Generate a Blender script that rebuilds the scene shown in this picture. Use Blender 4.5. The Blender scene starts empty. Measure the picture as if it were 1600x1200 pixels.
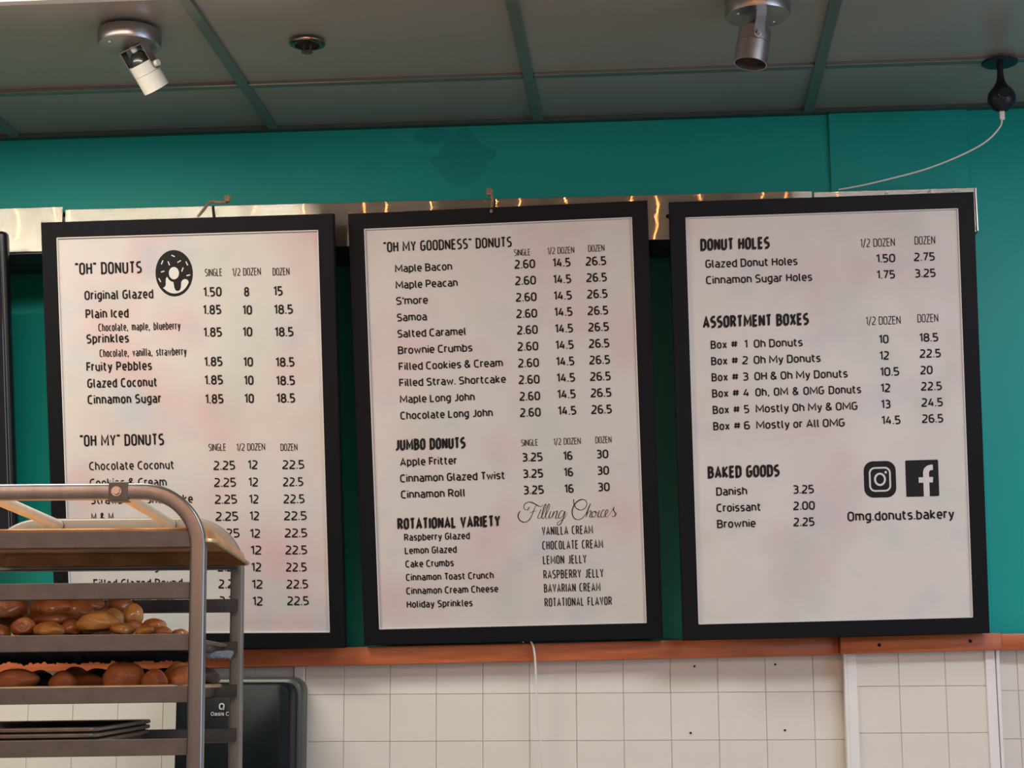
import bpy, bmesh, math, random
from mathutils import Vector, Matrix
random.seed(7)
PI = math.pi
scene = bpy.context.scene
COL = scene.collection

# ---------------------------------------------------------------- camera, world, light, exposure
CAM = Vector((1.3997, -4.1639, 1.5626))
RIGHT = Vector((0.9966, 0.0824, -0.0059)); UP = Vector((0.0200, -0.1720, 0.9849)); FWD = Vector((-0.0802, 0.9816, 0.1730))
RIGHT.normalize(); FWD = (FWD - RIGHT * FWD.dot(RIGHT)).normalized(); UP = RIGHT.cross(FWD)
cd = bpy.data.cameras.new('camera'); cam = bpy.data.objects.new('camera', cd); COL.objects.link(cam)
cd.sensor_width = 36; cd.lens = 63.0; cd.clip_start = 0.05; cd.clip_end = 60
cam.matrix_world = Matrix(((RIGHT.x, UP.x, -FWD.x, CAM.x), (RIGHT.y, UP.y, -FWD.y, CAM.y), (RIGHT.z, UP.z, -FWD.z, CAM.z), (0, 0, 0, 1)))
scene.camera = cam
scene.view_settings.view_transform = 'Standard'; scene.view_settings.look = 'None'
scene.view_settings.gamma = 1; scene.view_settings.use_curve_mapping = False
scene.view_settings.exposure = 0.07

world = bpy.data.worlds.new('World'); scene.world = world; world.use_nodes = True
bg = world.node_tree.nodes['Background']; bg.inputs[0].default_value = (0.55, 0.75, 1.0, 1); bg.inputs[1].default_value = 3.2

def area(name, loc, rot, sx, sy, power, color):
    l = bpy.data.lights.new(name, 'AREA'); l.shape = 'RECTANGLE'; l.size = sx; l.size_y = sy; l.energy = power; l.color = color
    o = bpy.data.objects.new(name, l); COL.objects.link(o); o.location = loc; o.rotation_euler = rot
    return o
ZC = 2.938
# fluorescent ceiling troffers (their bodies are built further down); the nearest one shows at the photo's top left corner
TROF = [(-.169, -1.138, 32.0, (1.0, 0.96, 0.84)), (2.423, -1.678, 28.0, (0.92, 0.92, 1.0)), (-.169, -4.378, 30.0, (1.0, 0.92, 0.84)), (2.423, -6.0, 22.0, (0.95, 0.95, 1.0))]
for i, (x, y, p, c) in enumerate(TROF):
    area('troffer_light', (x, y, ZC - 0.016), (0, 0, 0), 1.18, 0.46, p, c)

# ---------------------------------------------------------------- helpers
def link(o, parent=None):
    COL.objects.link(o)
    if parent: o.parent = parent
    return o
def tag(o, label=None, cat=None, group=None, kind=None):
    if label: o['label'] = label
    if cat: o['category'] = cat
    if group: o['group'] = group
    if kind: o['kind'] = kind
    return o
def empty(name, loc=(0, 0, 0), mat=None):
    o = bpy.data.objects.new(name, None); COL.objects.link(o); o.empty_display_size = 0.05
    if mat is not None: o.matrix_world = mat
    else: o.location = loc
    return o
def obj(name, bm, material, parent=None, smooth=False, angle=0.7):
    me = bpy.data.meshes.new(name); bm.normal_update(); bm.to_mesh(me); bm.free()
    if material: me.materials.append(material)
    if smooth:
        for p in me.polygons: p.use_smooth = True
        try: me.set_sharp_from_angle(angle=angle)
        except Exception: pass
    return link(bpy.data.objects.new(name, me), parent)
def quick(name, me, parent=None, loc=(0, 0, 0)):
    o = bpy.data.objects.new(name, me); link(o, parent); o.location = loc; return o
def new(): return bmesh.new()
def box(bm, x0, x1, y0, y1, z0, z1, bev=0.0, seg=2):
    r = bmesh.ops.create_cube(bm, size=1.0)
    vs = r['verts']
    for v in vs:
        v.co = Vector(((x0 + x1) / 2 + v.co.x * (x1 - x0), (y0 + y1) / 2 + v.co.y * (y1 - y0), (z0 + z1) / 2 + v.co.z * (z1 - z0)))
    if bev > 0:
        es = list({e for v in vs for e in v.link_edges})
        bmesh.ops.bevel(bm, geom=es, offset=bev, segments=seg, profile=0.5, affect='EDGES', clamp_overlap=True)
    return bm
def cyl(bm, p0, p1, r0, r1=None, seg=24, caps=True):
    r1 = r0 if r1 is None else r1
    p0, p1 = Vector(p0), Vector(p1); d = p1 - p0
    m = Matrix.Translation((p0 + p1) / 2) @ d.to_track_quat('Z', 'Y').to_matrix().to_4x4()
    bmesh.ops.create_cone(bm, cap_ends=caps, segments=seg, radius1=r0, radius2=r1, depth=d.length, matrix=m)
    return bm
def lathe(bm, prof, seg=40, m=Matrix()):
    rings = []
    for r, z in prof:
        if r < 1e-6: rings.append([bm.verts.new(m @ Vector((0, 0, z)))])
        else: rings.append([bm.verts.new(m @ Vector((r * math.cos(2 * PI * k / seg), r * math.sin(2 * PI * k / seg), z))) for k in range(seg)])
    for a, b in zip(rings, rings[1:]):
        for k in range(seg):
            k2 = (k + 1) % seg
            if len(a) == 1 and len(b) == 1: continue
            if len(a) == 1: bm.faces.new((a[0], b[k2], b[k]))
            elif len(b) == 1: bm.faces.new((a[k], a[k2], b[0]))
            else: bm.faces.new((a[k], a[k2], b[k2], b[k]))
    bmesh.ops.recalc_face_normals(bm, faces=bm.faces)
    return bm
def sweep(bm, pts, sect, up=Vector((0, 1, 0)), closed_caps=True):
    """sweep a closed 2D section (side, up) along pts"""
    pts = [Vector(p) for p in pts]; rings = []
    for i, p in enumerate(pts):
        t = (pts[min(i + 1, len(pts) - 1)] - pts[max(i - 1, 0)]).normalized()
        s = t.cross(up).normalized(); u = s.cross(t).normalized()
        rings.append([bm.verts.new(p + s * a + u * b) for a, b in sect])
    n = len(sect)
    for a, b in zip(rings, rings[1:]):
        for k in range(n): bm.faces.new((a[k], a[(k + 1) % n], b[(k + 1) % n], b[k]))
    if closed_caps: bm.faces.new(rings[0][::-1]); bm.faces.new(rings[-1])
    bmesh.ops.recalc_face_normals(bm, faces=bm.faces)
    return bm
def circ(r, n=10): return [(r * math.cos(2 * PI * k / n), r * math.sin(2 * PI * k / n)) for k in range(n)]
def rsect(w, h, r, n=3):
    out = []
    for cx, cy, a0 in ((w / 2 - r, h / 2 - r, 0), (-w / 2 + r, h / 2 - r, 90), (-w / 2 + r, -h / 2 + r, 180), (w / 2 - r, -h / 2 + r, 270)):
        for k in range(n + 1):
            a = math.radians(a0 + 90 * k / n); out.append((cx + r * math.cos(a), cy + r * math.sin(a)))
    return out
def spline(P, n=8):
    P = [Vector(p) for p in P]; P = [P[0] * 2 - P[1]] + P + [P[-1] * 2 - P[-2]]; out = []
    for i in range(1, len(P) - 2):
        a, b, c, d = P[i - 1:i + 3]
        for k in range(n):
            t = k / n
            out.append(0.5 * ((2 * b) + (c - a) * t + (2 * a - 5 * b + 4 * c - d) * t * t + (3 * b - a - 3 * c + d) * t ** 3))
    out.append(P[-2]); return out
def tube(bm, pts, r, n=10, up=Vector((0.13, 0.97, 0.2))): return sweep(bm, pts, circ(r, n), up)

# ---------------------------------------------------------------- materials
def lin(r, g, b):
    f = lambda c: (c / 255 / 12.92) if c <= 10 else ((c / 255 + 0.055) / 1.055) ** 2.4
    return (f(r), f(g), f(b), 1)
class NT:
    def __init__(s, name):
        s.m = bpy.data.materials.new(name); s.m.use_nodes = True; s.t = s.m.node_tree; s.b = s.t.nodes['Principled BSDF']
    def n(s, typ, **kw):
        nd = s.t.nodes.new(typ)
        for k, v in kw.items():
            if k in nd.inputs: nd.inputs[k].default_value = v
            else: setattr(nd, k, v)
        return nd
    def l(s, a, b): s.t.links.new(a, b)
    def coords(s, scale=(1, 1, 1), kind='Object'):
        tc = s.n('ShaderNodeTexCoord'); mp = s.n('ShaderNodeMapping'); mp.inputs['Scale'].default_value = scale
        s.l(tc.outputs[kind], mp.inputs[0]); return mp.outputs[0]
    def noise(s, vec, scale, detail=3, rough=0.5):
        n_ = s.n('ShaderNodeTexNoise'); n_.inputs['Scale'].default_value = scale; n_.inputs['Detail'].default_value = detail; n_.inputs['Roughness'].default_value = rough
        s.l(vec, n_.inputs['Vector']); return n_.outputs['Fac']
    def ramp(s, fac, stops):
        r = s.n('ShaderNodeValToRGB'); e = r.color_ramp.elements
        while len(e) < len(stops): e.new(0.5)
        for k, (p, c) in enumerate(stops): e[k].position = p; e[k].color = c if len(c) == 4 else (*c, 1)
        s.l(fac, r.inputs[0]); return r.outputs[0]
    def mix(s, fac, a, b, mode='MIX'):
        m = s.n('ShaderNodeMix'); m.data_type = 'RGBA'; m.blend_type = mode
        for v, i in ((fac, 0), (a, 6), (b, 7)):
            if hasattr(v, 'links'): s.l(v, m.inputs[i])
            else: m.inputs[i].default_value = v
        return m.outputs[2]
    def bump(s, h, strength=0.2, dist=0.002):
        b = s.n('ShaderNodeBump'); b.inputs['Strength'].default_value = strength; b.inputs['Distance'].default_value = dist
        s.l(h, b.inputs['Height']); s.l(b.outputs[0], s.b.inputs['Normal'])
def simple(name, c, rough=0.5, metal=0.0, var=0.0, vscale=20, bump=0.0, bscale=200, coat=0.0, spec=0.5):
    t = NT(name); t.b.inputs['Roughness'].default_value = rough; t.b.inputs['Metallic'].default_value = metal
    t.b.inputs['Specular IOR Level'].default_value = spec
    if coat: t.b.inputs['Coat Weight'].default_value = coat; t.b.inputs['Coat Roughness'].default_value = 0.06
    v = t.coords()
    k = max(var, 0.02)
    d = tuple(x * (1 - k) for x in c[:3]) + (1,); e = tuple(min(1, x * (1 + k)) for x in c[:3]) + (1,)
    t.l(t.ramp(t.noise(v, vscale), [(0.3, d), (0.7, e)]), t.b.inputs['Base Color'])
    if bump: t.bump(t.noise(v, bscale, 2), bump)
    return t.m

M = {}
# teal wall paint, with the repainted patch left by a removed sign
def teal():
    t = NT('teal_paint'); v = t.coords()
    base = t.ramp(t.noise(v, 3.0, 4), [(0.3, (0.004, 0.300, 0.262, 1)), (0.7, (0.006, 0.328, 0.288, 1))])
    sep = t.n('ShaderNodeSeparateXYZ'); t.l(v, sep.inputs[0])
    def math_(op, a, b=None):
        m = t.n('ShaderNodeMath'); m.operation = op
        for i, q in enumerate((a, b)):
            if q is None: continue
            if hasattr(q, 'links'): t.l(q, m.inputs[i])
            else: m.inputs[i].default_value = q
        return m.outputs[0]
    nz = t.noise(v, 22.0, 3)
    wob = math_('MULTIPLY', math_('SUBTRACT', nz, 0.5), 0.55)
    def ell(cx, cz, rx, rz):
        a = math_('POWER', math_('ABSOLUTE', math_('DIVIDE', math_('SUBTRACT', sep.outputs[0], cx), rx)), 2.0)
        b = math_('POWER', math_('ABSOLUTE', math_('DIVIDE', math_('SUBTRACT', sep.outputs[2], cz), rz)), 2.0)
        d = math_('ADD', math_('ADD', a, b), wob)
        mr = t.n('ShaderNodeMapRange'); mr.inputs['From Min'].default_value = 1.06; mr.inputs['From Max'].default_value = 0.94; t.l(d, mr.inputs['Value']); return mr.outputs[0]
    mk = math_('MAXIMUM', ell(0.943, 2.851, 0.060, 0.066), math_('MAXIMUM', ell(0.868, 2.915, 0.045, 0.02), ell(0.995, 2.862, 0.028, 0.018)))
    mk = math_('MAXIMUM', mk, ell(0.888, 2.85, 0.025, 0.016))
    mk = math_('MAXIMUM', mk, ell(0.945, 2.905, 0.022, 0.03))
    t.l(t.mix(mk, base, (0.003, 0.262, 0.242, 1)), t.b.inputs['Base Color'])
    t.b.inputs['Roughness'].default_value = 0.42; t.b.inputs['Specular IOR Level'].default_value = 0.22
    t.bump(t.noise(v, 90.0, 3), 0.12, 0.001)
    return t.m
M['teal'] = teal()
def ceil_mat(name, c):
    t = NT(name); v = t.coords(kind='Object')
    t.l(t.ramp(t.noise(v, 1.7, 3), [(0.3, tuple(x * 0.94 for x in c) + (1,)), (0.7, tuple(x * 1.06 for x in c) + (1,))]), t.b.inputs['Base Color'])
    t.b.inputs['Roughness'].default_value = 0.22; t.b.inputs['Specular IOR Level'].default_value = 1.0
    t.bump(t.noise(v, 2.2, 2), 0.15, 0.004)
    return t.m
M['ceil'] = ceil_mat('grey_ceiling_panel', (0.285, 0.262, 0.240))
M['tee'] = ceil_mat('grey_grid_bar', (0.105, 0.125, 0.112))
M['angle'] = simple('dark_green_angle', (0.030, 0.062, 0.055, 1), 0.5)
M['tile'] = simple('white_tile', (0.665, 0.635, 0.565, 1), 0.22, var=0.02, vscale=8, bump=0.05, bscale=14)
M['grout'] = simple('grout', (0.60, 0.57, 0.51, 1), 0.8)
M['white_trim'] = simple('white_trim', (0.72, 0.71, 0.68, 1), 0.3)
M['plaster'] = simple('plain_paint', (0.55, 0.54, 0.50, 1), 0.6, bump=0.05)
M['floor'] = simple('floor_tile', (0.42, 0.38, 0.33, 1), 0.4, var=0.15, vscale=3)
M['black'] = simple('black_frame', (0.007, 0.007, 0.009, 1), 0.50, var=0.06, vscale=60, spec=0.12)
M['tvblack'] = simple('gloss_black', (0.006, 0.006, 0.008, 1), 0.3, spec=0.3)
M['ink'] = simple('black_print', (0.008, 0.007, 0.007, 1), 0.6, spec=0.25)
M['shade_ink'] = simple('grey_print', (0.075, 0.068, 0.066, 1), 0.6, spec=0.25)
M['paper_white'] = simple('white_print', (0.60, 0.58, 0.55, 1), 0.5, spec=0.3)
def wood():
    t = NT('stained_wood'); v = t.coords((1.2, 14, 14))
    c1 = t.ramp(t.noise(v, 6.0, 6, 0.62), [(0.25, (0.30, 0.068, 0.020, 1)), (0.55, (0.46, 0.118, 0.038, 1)), (0.8, (0.58, 0.17, 0.060, 1))])
    v2 = t.coords((1, 1, 1)); sc = t.ramp(t.noise(v2, 60.0, 5, 0.7), [(0.66, (0, 0, 0, 1)), (0.74, (1, 1, 1, 1))])
    t.l(t.mix(sc, c1, (0.42, 0.20, 0.13, 1)), t.b.inputs['Base Color'])
    t.b.inputs['Roughness'].default_value = 0.34
    t.bump(t.noise(v, 8.0, 5), 0.15, 0.001)
    return t.m
M['wood'] = wood()
def brushed(name, c, rough, var=0.08, scr=(1, 1, 220), metal=1.0, lines=0.0, wave=0.0):
    t = NT(name); v = t.coords(scr)
    t.l(t.ramp(t.noise(v, 3.0, 4, 0.6), [(0.3, tuple(x * (1 - var) for x in c) + (1,)), (0.7, tuple(min(1, x * (1 + var)) for x in c) + (1,))]), t.b.inputs['Base Color'])
    t.b.inputs['Metallic'].default_value = metal; t.b.inputs['Roughness'].default_value = rough
    if lines:   # horizontal brushing: hair-fine lines tip the surface up and down, so reflections smear vertically
        geo = t.n('ShaderNodeNewGeometry'); wn = t.n('ShaderNodeTexWhiteNoise'); wn.noise_dimensions = '3D'
        sc = t.n('ShaderNodeVectorMath'); sc.operation = 'SCALE'; sc.inputs['Scale'].default_value = 9173.0
        t.l(geo.outputs['Position'], sc.inputs[0]); t.l(sc.outputs[0], wn.inputs['Vector'])
        s1 = t.n('ShaderNodeMath'); s1.operation = 'SUBTRACT'; s1.inputs[1].default_value = 0.5; t.l(wn.outputs['Value'], s1.inputs[0])
        s2 = t.n('ShaderNodeMath'); s2.operation = 'MULTIPLY'; s2.inputs[1].default_value = lines; t.l(s1.outputs[0], s2.inputs[0])
        w1 = t.noise(t.coords((1.0, 1, 3.0)), 6.0, 2)
        s3 = t.n('ShaderNodeMath'); s3.operation = 'SUBTRACT'; s3.inputs[1].default_value = 0.5; t.l(w1, s3.inputs[0])
        s4 = t.n('ShaderNodeMath'); s4.operation = 'MULTIPLY'; s4.inputs[1].default_value = wave; t.l(s3.outputs[0], s4.inputs[0])
        cb = t.n('ShaderNodeCombineXYZ'); t.l(s4.outputs[0], cb.inputs[0]); t.l(s2.outputs[0], cb.inputs[2])
        ad = t.n('ShaderNodeVectorMath'); ad.operation = 'ADD'; t.l(geo.outputs['Normal'], ad.inputs[0]); t.l(cb.outputs[0], ad.inputs[1])
        nm = t.n('ShaderNodeVectorMath'); nm.operation = 'NORMALIZE'; t.l(ad.outputs[0], nm.inputs[0]); t.l(nm.outputs[0], t.b.inputs['Normal'])
    return t.m
M['ledge'] = brushed('ledge_steel', (0.40, 0.375, 0.32), 0.02, lines=0.75, wave=0.010)
M['ledge_dark'] = simple('ledge_underside', (0.03, 0.035, 0.035, 1), 0.6)
M['nickel'] = brushed('brushed_nickel', (0.46, 0.43, 0.425), 0.33, scr=(1, 1, 1))
M['chrome'] = brushed('tarnished_chrome', (0.30, 0.29, 0.26), 0.18, scr=(9, 9, 9))
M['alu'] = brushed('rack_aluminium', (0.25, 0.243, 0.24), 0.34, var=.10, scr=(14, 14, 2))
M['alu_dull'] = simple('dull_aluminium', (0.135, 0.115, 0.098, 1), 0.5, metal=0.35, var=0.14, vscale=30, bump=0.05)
M['alu_dark'] = simple('soiled_aluminium', (0.075, 0.062, 0.052, 1), 0.5, metal=0.3, var=0.25, vscale=35)  # dark aluminium of uneven tone
M['alu_light'] = simple('clean_aluminium', (0.62, 0.59, 0.48, 1), 0.42, metal=0.25, var=0.06, vscale=25)  # pale cream tone of the cross struts
M['pan'] = simple('used_baking_pan', (0.58, 0.41, 0.22, 1), 0.38, metal=0.55, var=0.3, vscale=18)
M['pan_grey'] = simple('grey_baking_pan', (0.20, 0.155, 0.125, 1), 0.38, metal=0.6, var=0.25, vscale=25)
M['pan_dark'] = simple('dark_baking_pan', (0.030, 0.022, 0.018, 1), 0.5, metal=0.2, var=0.2)
M['lampwhite'] = simple('white_enamel', (0.60, 0.59, 0.52, 1), 0.35)
M['bulbblack'] = simple('smoked_bulb', (0.016, 0.016, 0.015, 1), 0.3, metal=0.0, coat=0.5)
M['camnavy'] = simple('black_camera_plastic', (0.008, 0.009, 0.020, 1), 0.35, spec=0.35)
M['lens'] = simple('camera_lens', (0.004, 0.004, 0.008, 1), 0.05, coat=0.8)
M['cable'] = simple('white_cable', (0.68, 0.66, 0.62, 1), 0.45)
M['twine'] = simple('jute_twine', (0.33, 0.19, 0.12, 1), 0.8, var=0.25, vscale=180, bump=0.3, bscale=400)
M['hole'] = simple('screw_hole', (0.006, 0.005, 0.005, 1), 0.9)
M['dispenser'] = simple('smoked_dispenser_plastic', (0.006, 0.010, 0.011, 1), 0.40, var=0.1, spec=0.12)
M['dispenser_low'] = simple('green_dispenser_window', (0.028, 0.052, 0.040, 1), 0.3)
M['dispenser_rim'] = simple('dispenser_rim_plastic', (0.055, 0.062, 0.055, 1), 0.35)
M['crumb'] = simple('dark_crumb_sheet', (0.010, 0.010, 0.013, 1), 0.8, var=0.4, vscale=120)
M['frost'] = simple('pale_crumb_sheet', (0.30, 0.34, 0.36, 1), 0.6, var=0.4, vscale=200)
def pastry(name, a, b, rough, coat):
    t = NT(name); v = t.coords()
    t.l(t.ramp(t.noise(v, 28.0, 4), [(0.30, a), (0.70, b)]), t.b.inputs['Base Color'])
    t.b.inputs['Roughness'].default_value = rough; t.b.inputs['Coat Weight'].default_value = coat; t.b.inputs['Coat Roughness'].default_value = 0.12
    t.b.inputs['Subsurface Weight'].default_value = 0.0
    t.bump(t.noise(v, 45.0, 3), 0.35, 0.004)
    return t.m
M['glazeA'] = pastry('glazed_dough', (0.30, 0.070, 0.016, 1), (0.62, 0.21, 0.045, 1), 0.32, 1.0)
M['glazeB'] = pastry('golden_glazed_dough', (0.56, 0.20, 0.030, 1), (0.74, 0.36, 0.08, 1), 0.32, 1.0)
M['bun'] = pastry('brown_bun_crust', (0.24, 0.055, 0.018, 1), (0.62, 0.21, 0.055, 1), 0.5, 0.15)
def paper(name, seed, amt):
    t = NT(name); tc = t.n('ShaderNodeTexCoord'); mp = t.n('ShaderNodeMapping'); mp.inputs['Location'].default_value = (seed * 3.1, seed * 1.7, seed * 2.3)
    t.l(tc.outputs['Object'], mp.inputs[0]); v = mp.outputs[0]
    k = 1.0 + .035 * (seed == 2) + .10 * (seed == 5); c = (0.555 * k, 0.525 * k, 0.49 * k, 1)  # middle and right papers paler, making up in colour for weaker light there
    def layer(prev, off, scale, col, lo, hi):
        m2 = t.n('ShaderNodeMapping'); m2.inputs['Location'].default_value = off; t.l(v, m2.inputs[0])
        f = t.ramp(t.noise(m2.outputs[0], scale, 2.5, 0.5), [(lo, (0, 0, 0, 1)), (hi, (amt, amt, amt, 1))])
        return t.mix(f, prev, col)
    x = layer(c, (0, 0, 0), 5.0, (0.56, 0.385, 0.385, 1), 0.50, 0.78)
    x = layer(x, (5, 3, 1), 6.0, (0.42, 0.505, 0.435, 1), 0.52, 0.80)
    x = layer(x, (9, 2, 7), 8.0, (0.43, 0.455, 0.51, 1), 0.55, 0.82)
    x = layer(x, (1, 8, 4), 4.0, (0.58, 0.545, 0.515, 1), 0.50, 0.75)
    t.l(x, t.b.inputs['Base Color']); t.b.inputs['Roughness'].default_value = 0.35; t.b.inputs['Specular IOR Level'].default_value = 0.3
    return t.m
def glow(name, c, s):
    t = NT(name); t.b.inputs['Base Color'].default_value = (*c, 1); t.b.inputs['Emission Color'].default_value = (*c, 1); t.b.inputs['Emission Strength'].default_value = s
    return t.m
M['diffuser'] = glow('lit_diffuser', (1.0, 0.93, 0.90), 2.2)
M['bulb'] = glow('amber_bulb', (1.0, 0.36, 0.11), 330.0)
M['dark_bun'] = pastry('dark_chocolate_crust', (0.018, 0.010, 0.008, 1), (0.04, 0.022, 0.016, 1), 0.5, 0.1)
M['floor'].node_tree.nodes['Principled BSDF'].inputs['Roughness'].default_value = 0.5
M['alu_far'] = simple('far_aluminium', (0.22, 0.20, 0.165, 1), 0.45, metal=0.3, var=0.1, vscale=25)  # the far frame's light averaged into its colour: bright top, dim posts
M['alu_run'] = simple('far_runner_aluminium', (0.10, 0.085, 0.075, 1), 0.5, metal=0.3, var=0.2, vscale=30)  # darker copy of the runner metal, far-side shade put into its colour
M['pan_in'] = simple('baked_pan_inside', (0.62, 0.30, 0.12, 1), 0.45, metal=0.35, var=0.35, vscale=10)

# ---------------------------------------------------------------- lettering: a monoline alphabet drawn stroke by stroke
# each glyph: width, strokes "x,y x,y~ ..." (~ rounded corner, o at the end closes the stroke); cap height 1, x height .74
G = {
'A': (.60, '0,0 .30,1 .60,0;.10,.28 .50,.28'), 'B': (.50, '0,.52 .46,.52~ .46,1~ 0,1 0,0 .50,0~ .50,.52~ .3,.52'), 'C': (.48, '.48,1 0,1~ 0,0~ .48,0'),
'D': (.50, '0,0 0,1 .50,1~ .50,0~ 0,0 0,.2'), 'E': (.42, '.42,1 0,1 0,0 .42,0;0,.52 .38,.52'), 'F': (.42, '.42,1 0,1 0,0;0,.5 .38,.5'),
'G': (.50, '.48,1 0,1~ 0,0~ .50,0~ .50,.48 .27,.48'), 'H': (.50, '0,0 0,1;.50,0 .50,1;0,.52 .50,.52'), 'I': (0, '0,0 0,1'), 'J': (.34, '.34,1 .34,0~ 0,0'),
'K': (.50, '0,0 0,1;.48,1 .04,.5 .50,0'), 'L': (.40, '0,1 0,0 .40,0'), 'M': (.76, '0,0 .01,1 .38,.26 .75,1 .76,0'), 'N': (.54, '0,0 0,1;0,.96 .54,.04;.54,0 .54,1'),
'O': (.50, '.25,1 0,1~ 0,0~ .50,0~ .50,1~ .25,1o'), 'P': (.48, '0,0 0,1 .48,1~ .48,.44~ 0,.44'), 'Q': (.52, '.26,1 0,1~ 0,0~ .52,0~ .52,1~ .26,1o;.3,.2 .55,-.1'),
'R': (.50, '0,0 0,1 .48,1~ .48,.46~ 0,.46;.26,.46 .52,0'), 'S': (.46, '.45,1 0,1~ 0,.53~ .46,.50~ .46,0~ 0,0'), 'T': (.48, '0,1 .48,1;.24,1 .24,0'),
'U': (.50, '0,1 0,0~ .50,0~ .50,1'), 'V': (.54, '0,1 .27,0 .54,1'), 'W': (.8, '0,1 .2,0 .4,.8 .6,0 .8,1'), 'X': (.52, '0,0 .52,1;0,1 .52,0'),
'Y': (.52, '0,1 .26,.45 .52,1;.26,.45 .26,0'), 'Z': (.46, '0,1 .46,1 0,0 .46,0'),
'a': (.41, '.03,.74 .41,.74~ .41,0 0,0~ 0,.42~ .41,.42'), 'b': (.42, '0,1.04 0,0 .42,0~ .42,.74~ 0,.74'), 'c': (.36, '.36,.74 0,.74~ 0,0~ .36,0'),
'd': (.42, '.42,1.04 .42,0 0,0~ 0,.74~ .42,.74'), 'e': (.41, '.39,0 0,0~ 0,.74~ .41,.74~ .41,.36 0,.36'), 'f': (.28, '.30,1.04 .07,1.04~ .07,0;-.04,.74 .28,.74'),
'g': (.42, '.42,.02 0,.02~ 0,.74~ .42,.74 .42,-.28~ .03,-.28'), 'h': (.42, '0,1.04 0,0;0,.74 .42,.74~ .42,0'), 'i': (0, '0,0 0,.74;0,.94 0,1.06'),
'j': (.12, '.12,.74 .12,-.28~ -.02,-.28;.12,.94 .12,1.06'), 'k': (.40, '0,0 0,1.04;.37,.74 .03,.36 .40,0'), 'l': (.10, '0,1.04 0,0~ .12,0'),
'm': (.72, '0,0 0,.74 .36,.74~ .36,0;.3,.74 .72,.74~ .72,0'), 'n': (.41, '0,0 0,.74 .41,.74~ .41,0'), 'o': (.42, '.21,.74 0,.74~ 0,0~ .42,0~ .42,.74~ .21,.74o'),
'p': (.42, '0,-.28 0,.74 .42,.74~ .42,0~ 0,0'), 'q': (.42, '.42,-.28 .42,.74 0,.74~ 0,0~ .42,0'), 'r': (.22, '0,0 0,.74 .26,.74'),
's': (.36, '.36,.74 0,.74~ 0,.39~ .36,.36~ .36,0~ 0,0'), 't': (.27, '.06,1 .06,0~ .28,0;-.05,.74 .27,.74'), 'u': (.41, '0,.74 0,0~ .41,0 .41,.74'),
'v': (.42, '0,.74 .21,0 .42,.74'), 'w': (.66, '0,.74 .16,0 .33,.62 .50,0 .66,.74'), 'x': (.40, '0,0 .40,.74;0,.74 .40,0'), 'y': (.42, '0,.74 .22,0;.42,.74 .17,-.28~ .02,-.28'),
'z': (.38, '0,.74 .38,.74 0,0 .38,0'),
'0': (.48, '.24,1 0,1~ 0,0~ .48,0~ .48,1~ .24,1o'), '1': (.22, '0,.84 .22,1 .22,0'), '2': (.46, '.02,1 .45,1~ .45,.56~ 0,.12 0,0 .47,0'),
'3': (.44, '.0,1 .43,1~ .43,.53~ .12,.53;.30,.53 .45,.53~ .45,0~ 0,0'), '4': (.48, '.26,1 0,.26 .48,.26;.36,.58 .36,0'), '5': (.44, '.42,1 .02,1 .02,.56 .44,.56~ .44,0~ 0,0'),
'6': (.46, '.42,1 0,1~ 0,0~ .46,0~ .46,.55~ 0,.55'), '7': (.44, '0,1 .44,1 .14,0'), '8': (.48, '.24,1 .03,1~ .03,.53~ .45,.53~ .45,1~ .24,1o;.24,.53 0,.53~ 0,0~ .48,0~ .48,.53~ .24,.53o'),
'9': (.46, '.04,0 .46,0~ .46,1~ 0,1~ 0,.45~ .46,.45'), '.': (0, '0,-.04 0,.08'), ',': (.04, '.06,.10 0,-.16'), "'": (0, '.02,1.04 0,.74'),
'“': (.16, '.03,1.06 0,.86;.19,1.06 .16,.86'), '”': (.16, '0,1.06 .03,.86;.16,1.06 .19,.86'), '&': (.56, '.56,0 .06,.75 .06,1~ .38,1~ .38,.74~ .0,.42 0,0~ .40,0~ .52,.44'),
'#': (.80, '.20,.10 .26,.92;.52,.10 .58,.92;.02,.36 .74,.36;.05,.68 .77,.68'), '/': (.34, '0,-.14 .34,1.08'), ' ': (.20, ''),
}
def round_path(pts, closed):
    """pts: (x, y, r); returns a polyline with arcs at rounded corners"""
    n = len(pts); out = []
    for i, (x, y, r) in enumerate(pts):
        if (not closed and i in (0, n - 1)) or r <= 0: out.append((x, y)); continue
        p = pts[i - 1]; q = pts[(i + 1) % n]
        a = Vector((p[0] - x, p[1] - y)); b = Vector((q[0] - x, q[1] - y))
        la = a.length * (0.5 if p[2] > 0 else 1.0); lb = b.length * (0.5 if q[2] > 0 else 1.0)
        ra, rb = min(r, la), min(r * 1.1, lb)
        A = Vector((x, y)) + a.normalized() * ra; B = Vector((x, y)) + b.normalized() * rb; C_ = Vector((x, y))
        for k in range(5):
            t = k / 4; s = 0.62
            c1 = A.lerp(C_, s); c2 = B.lerp(C_, s)
            P_ = A * (1 - t) ** 3 + c1 * 3 * t * (1 - t) ** 2 + c2 * 3 * t * t * (1 - t) + B * t ** 3
            out.append((P_.x, P_.y))
    res = [out[0]]
    for p in out[1:]:
        if (Vector(p) - Vector(res[-1])).length > 1e-5: res.append(p)
    return res
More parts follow.
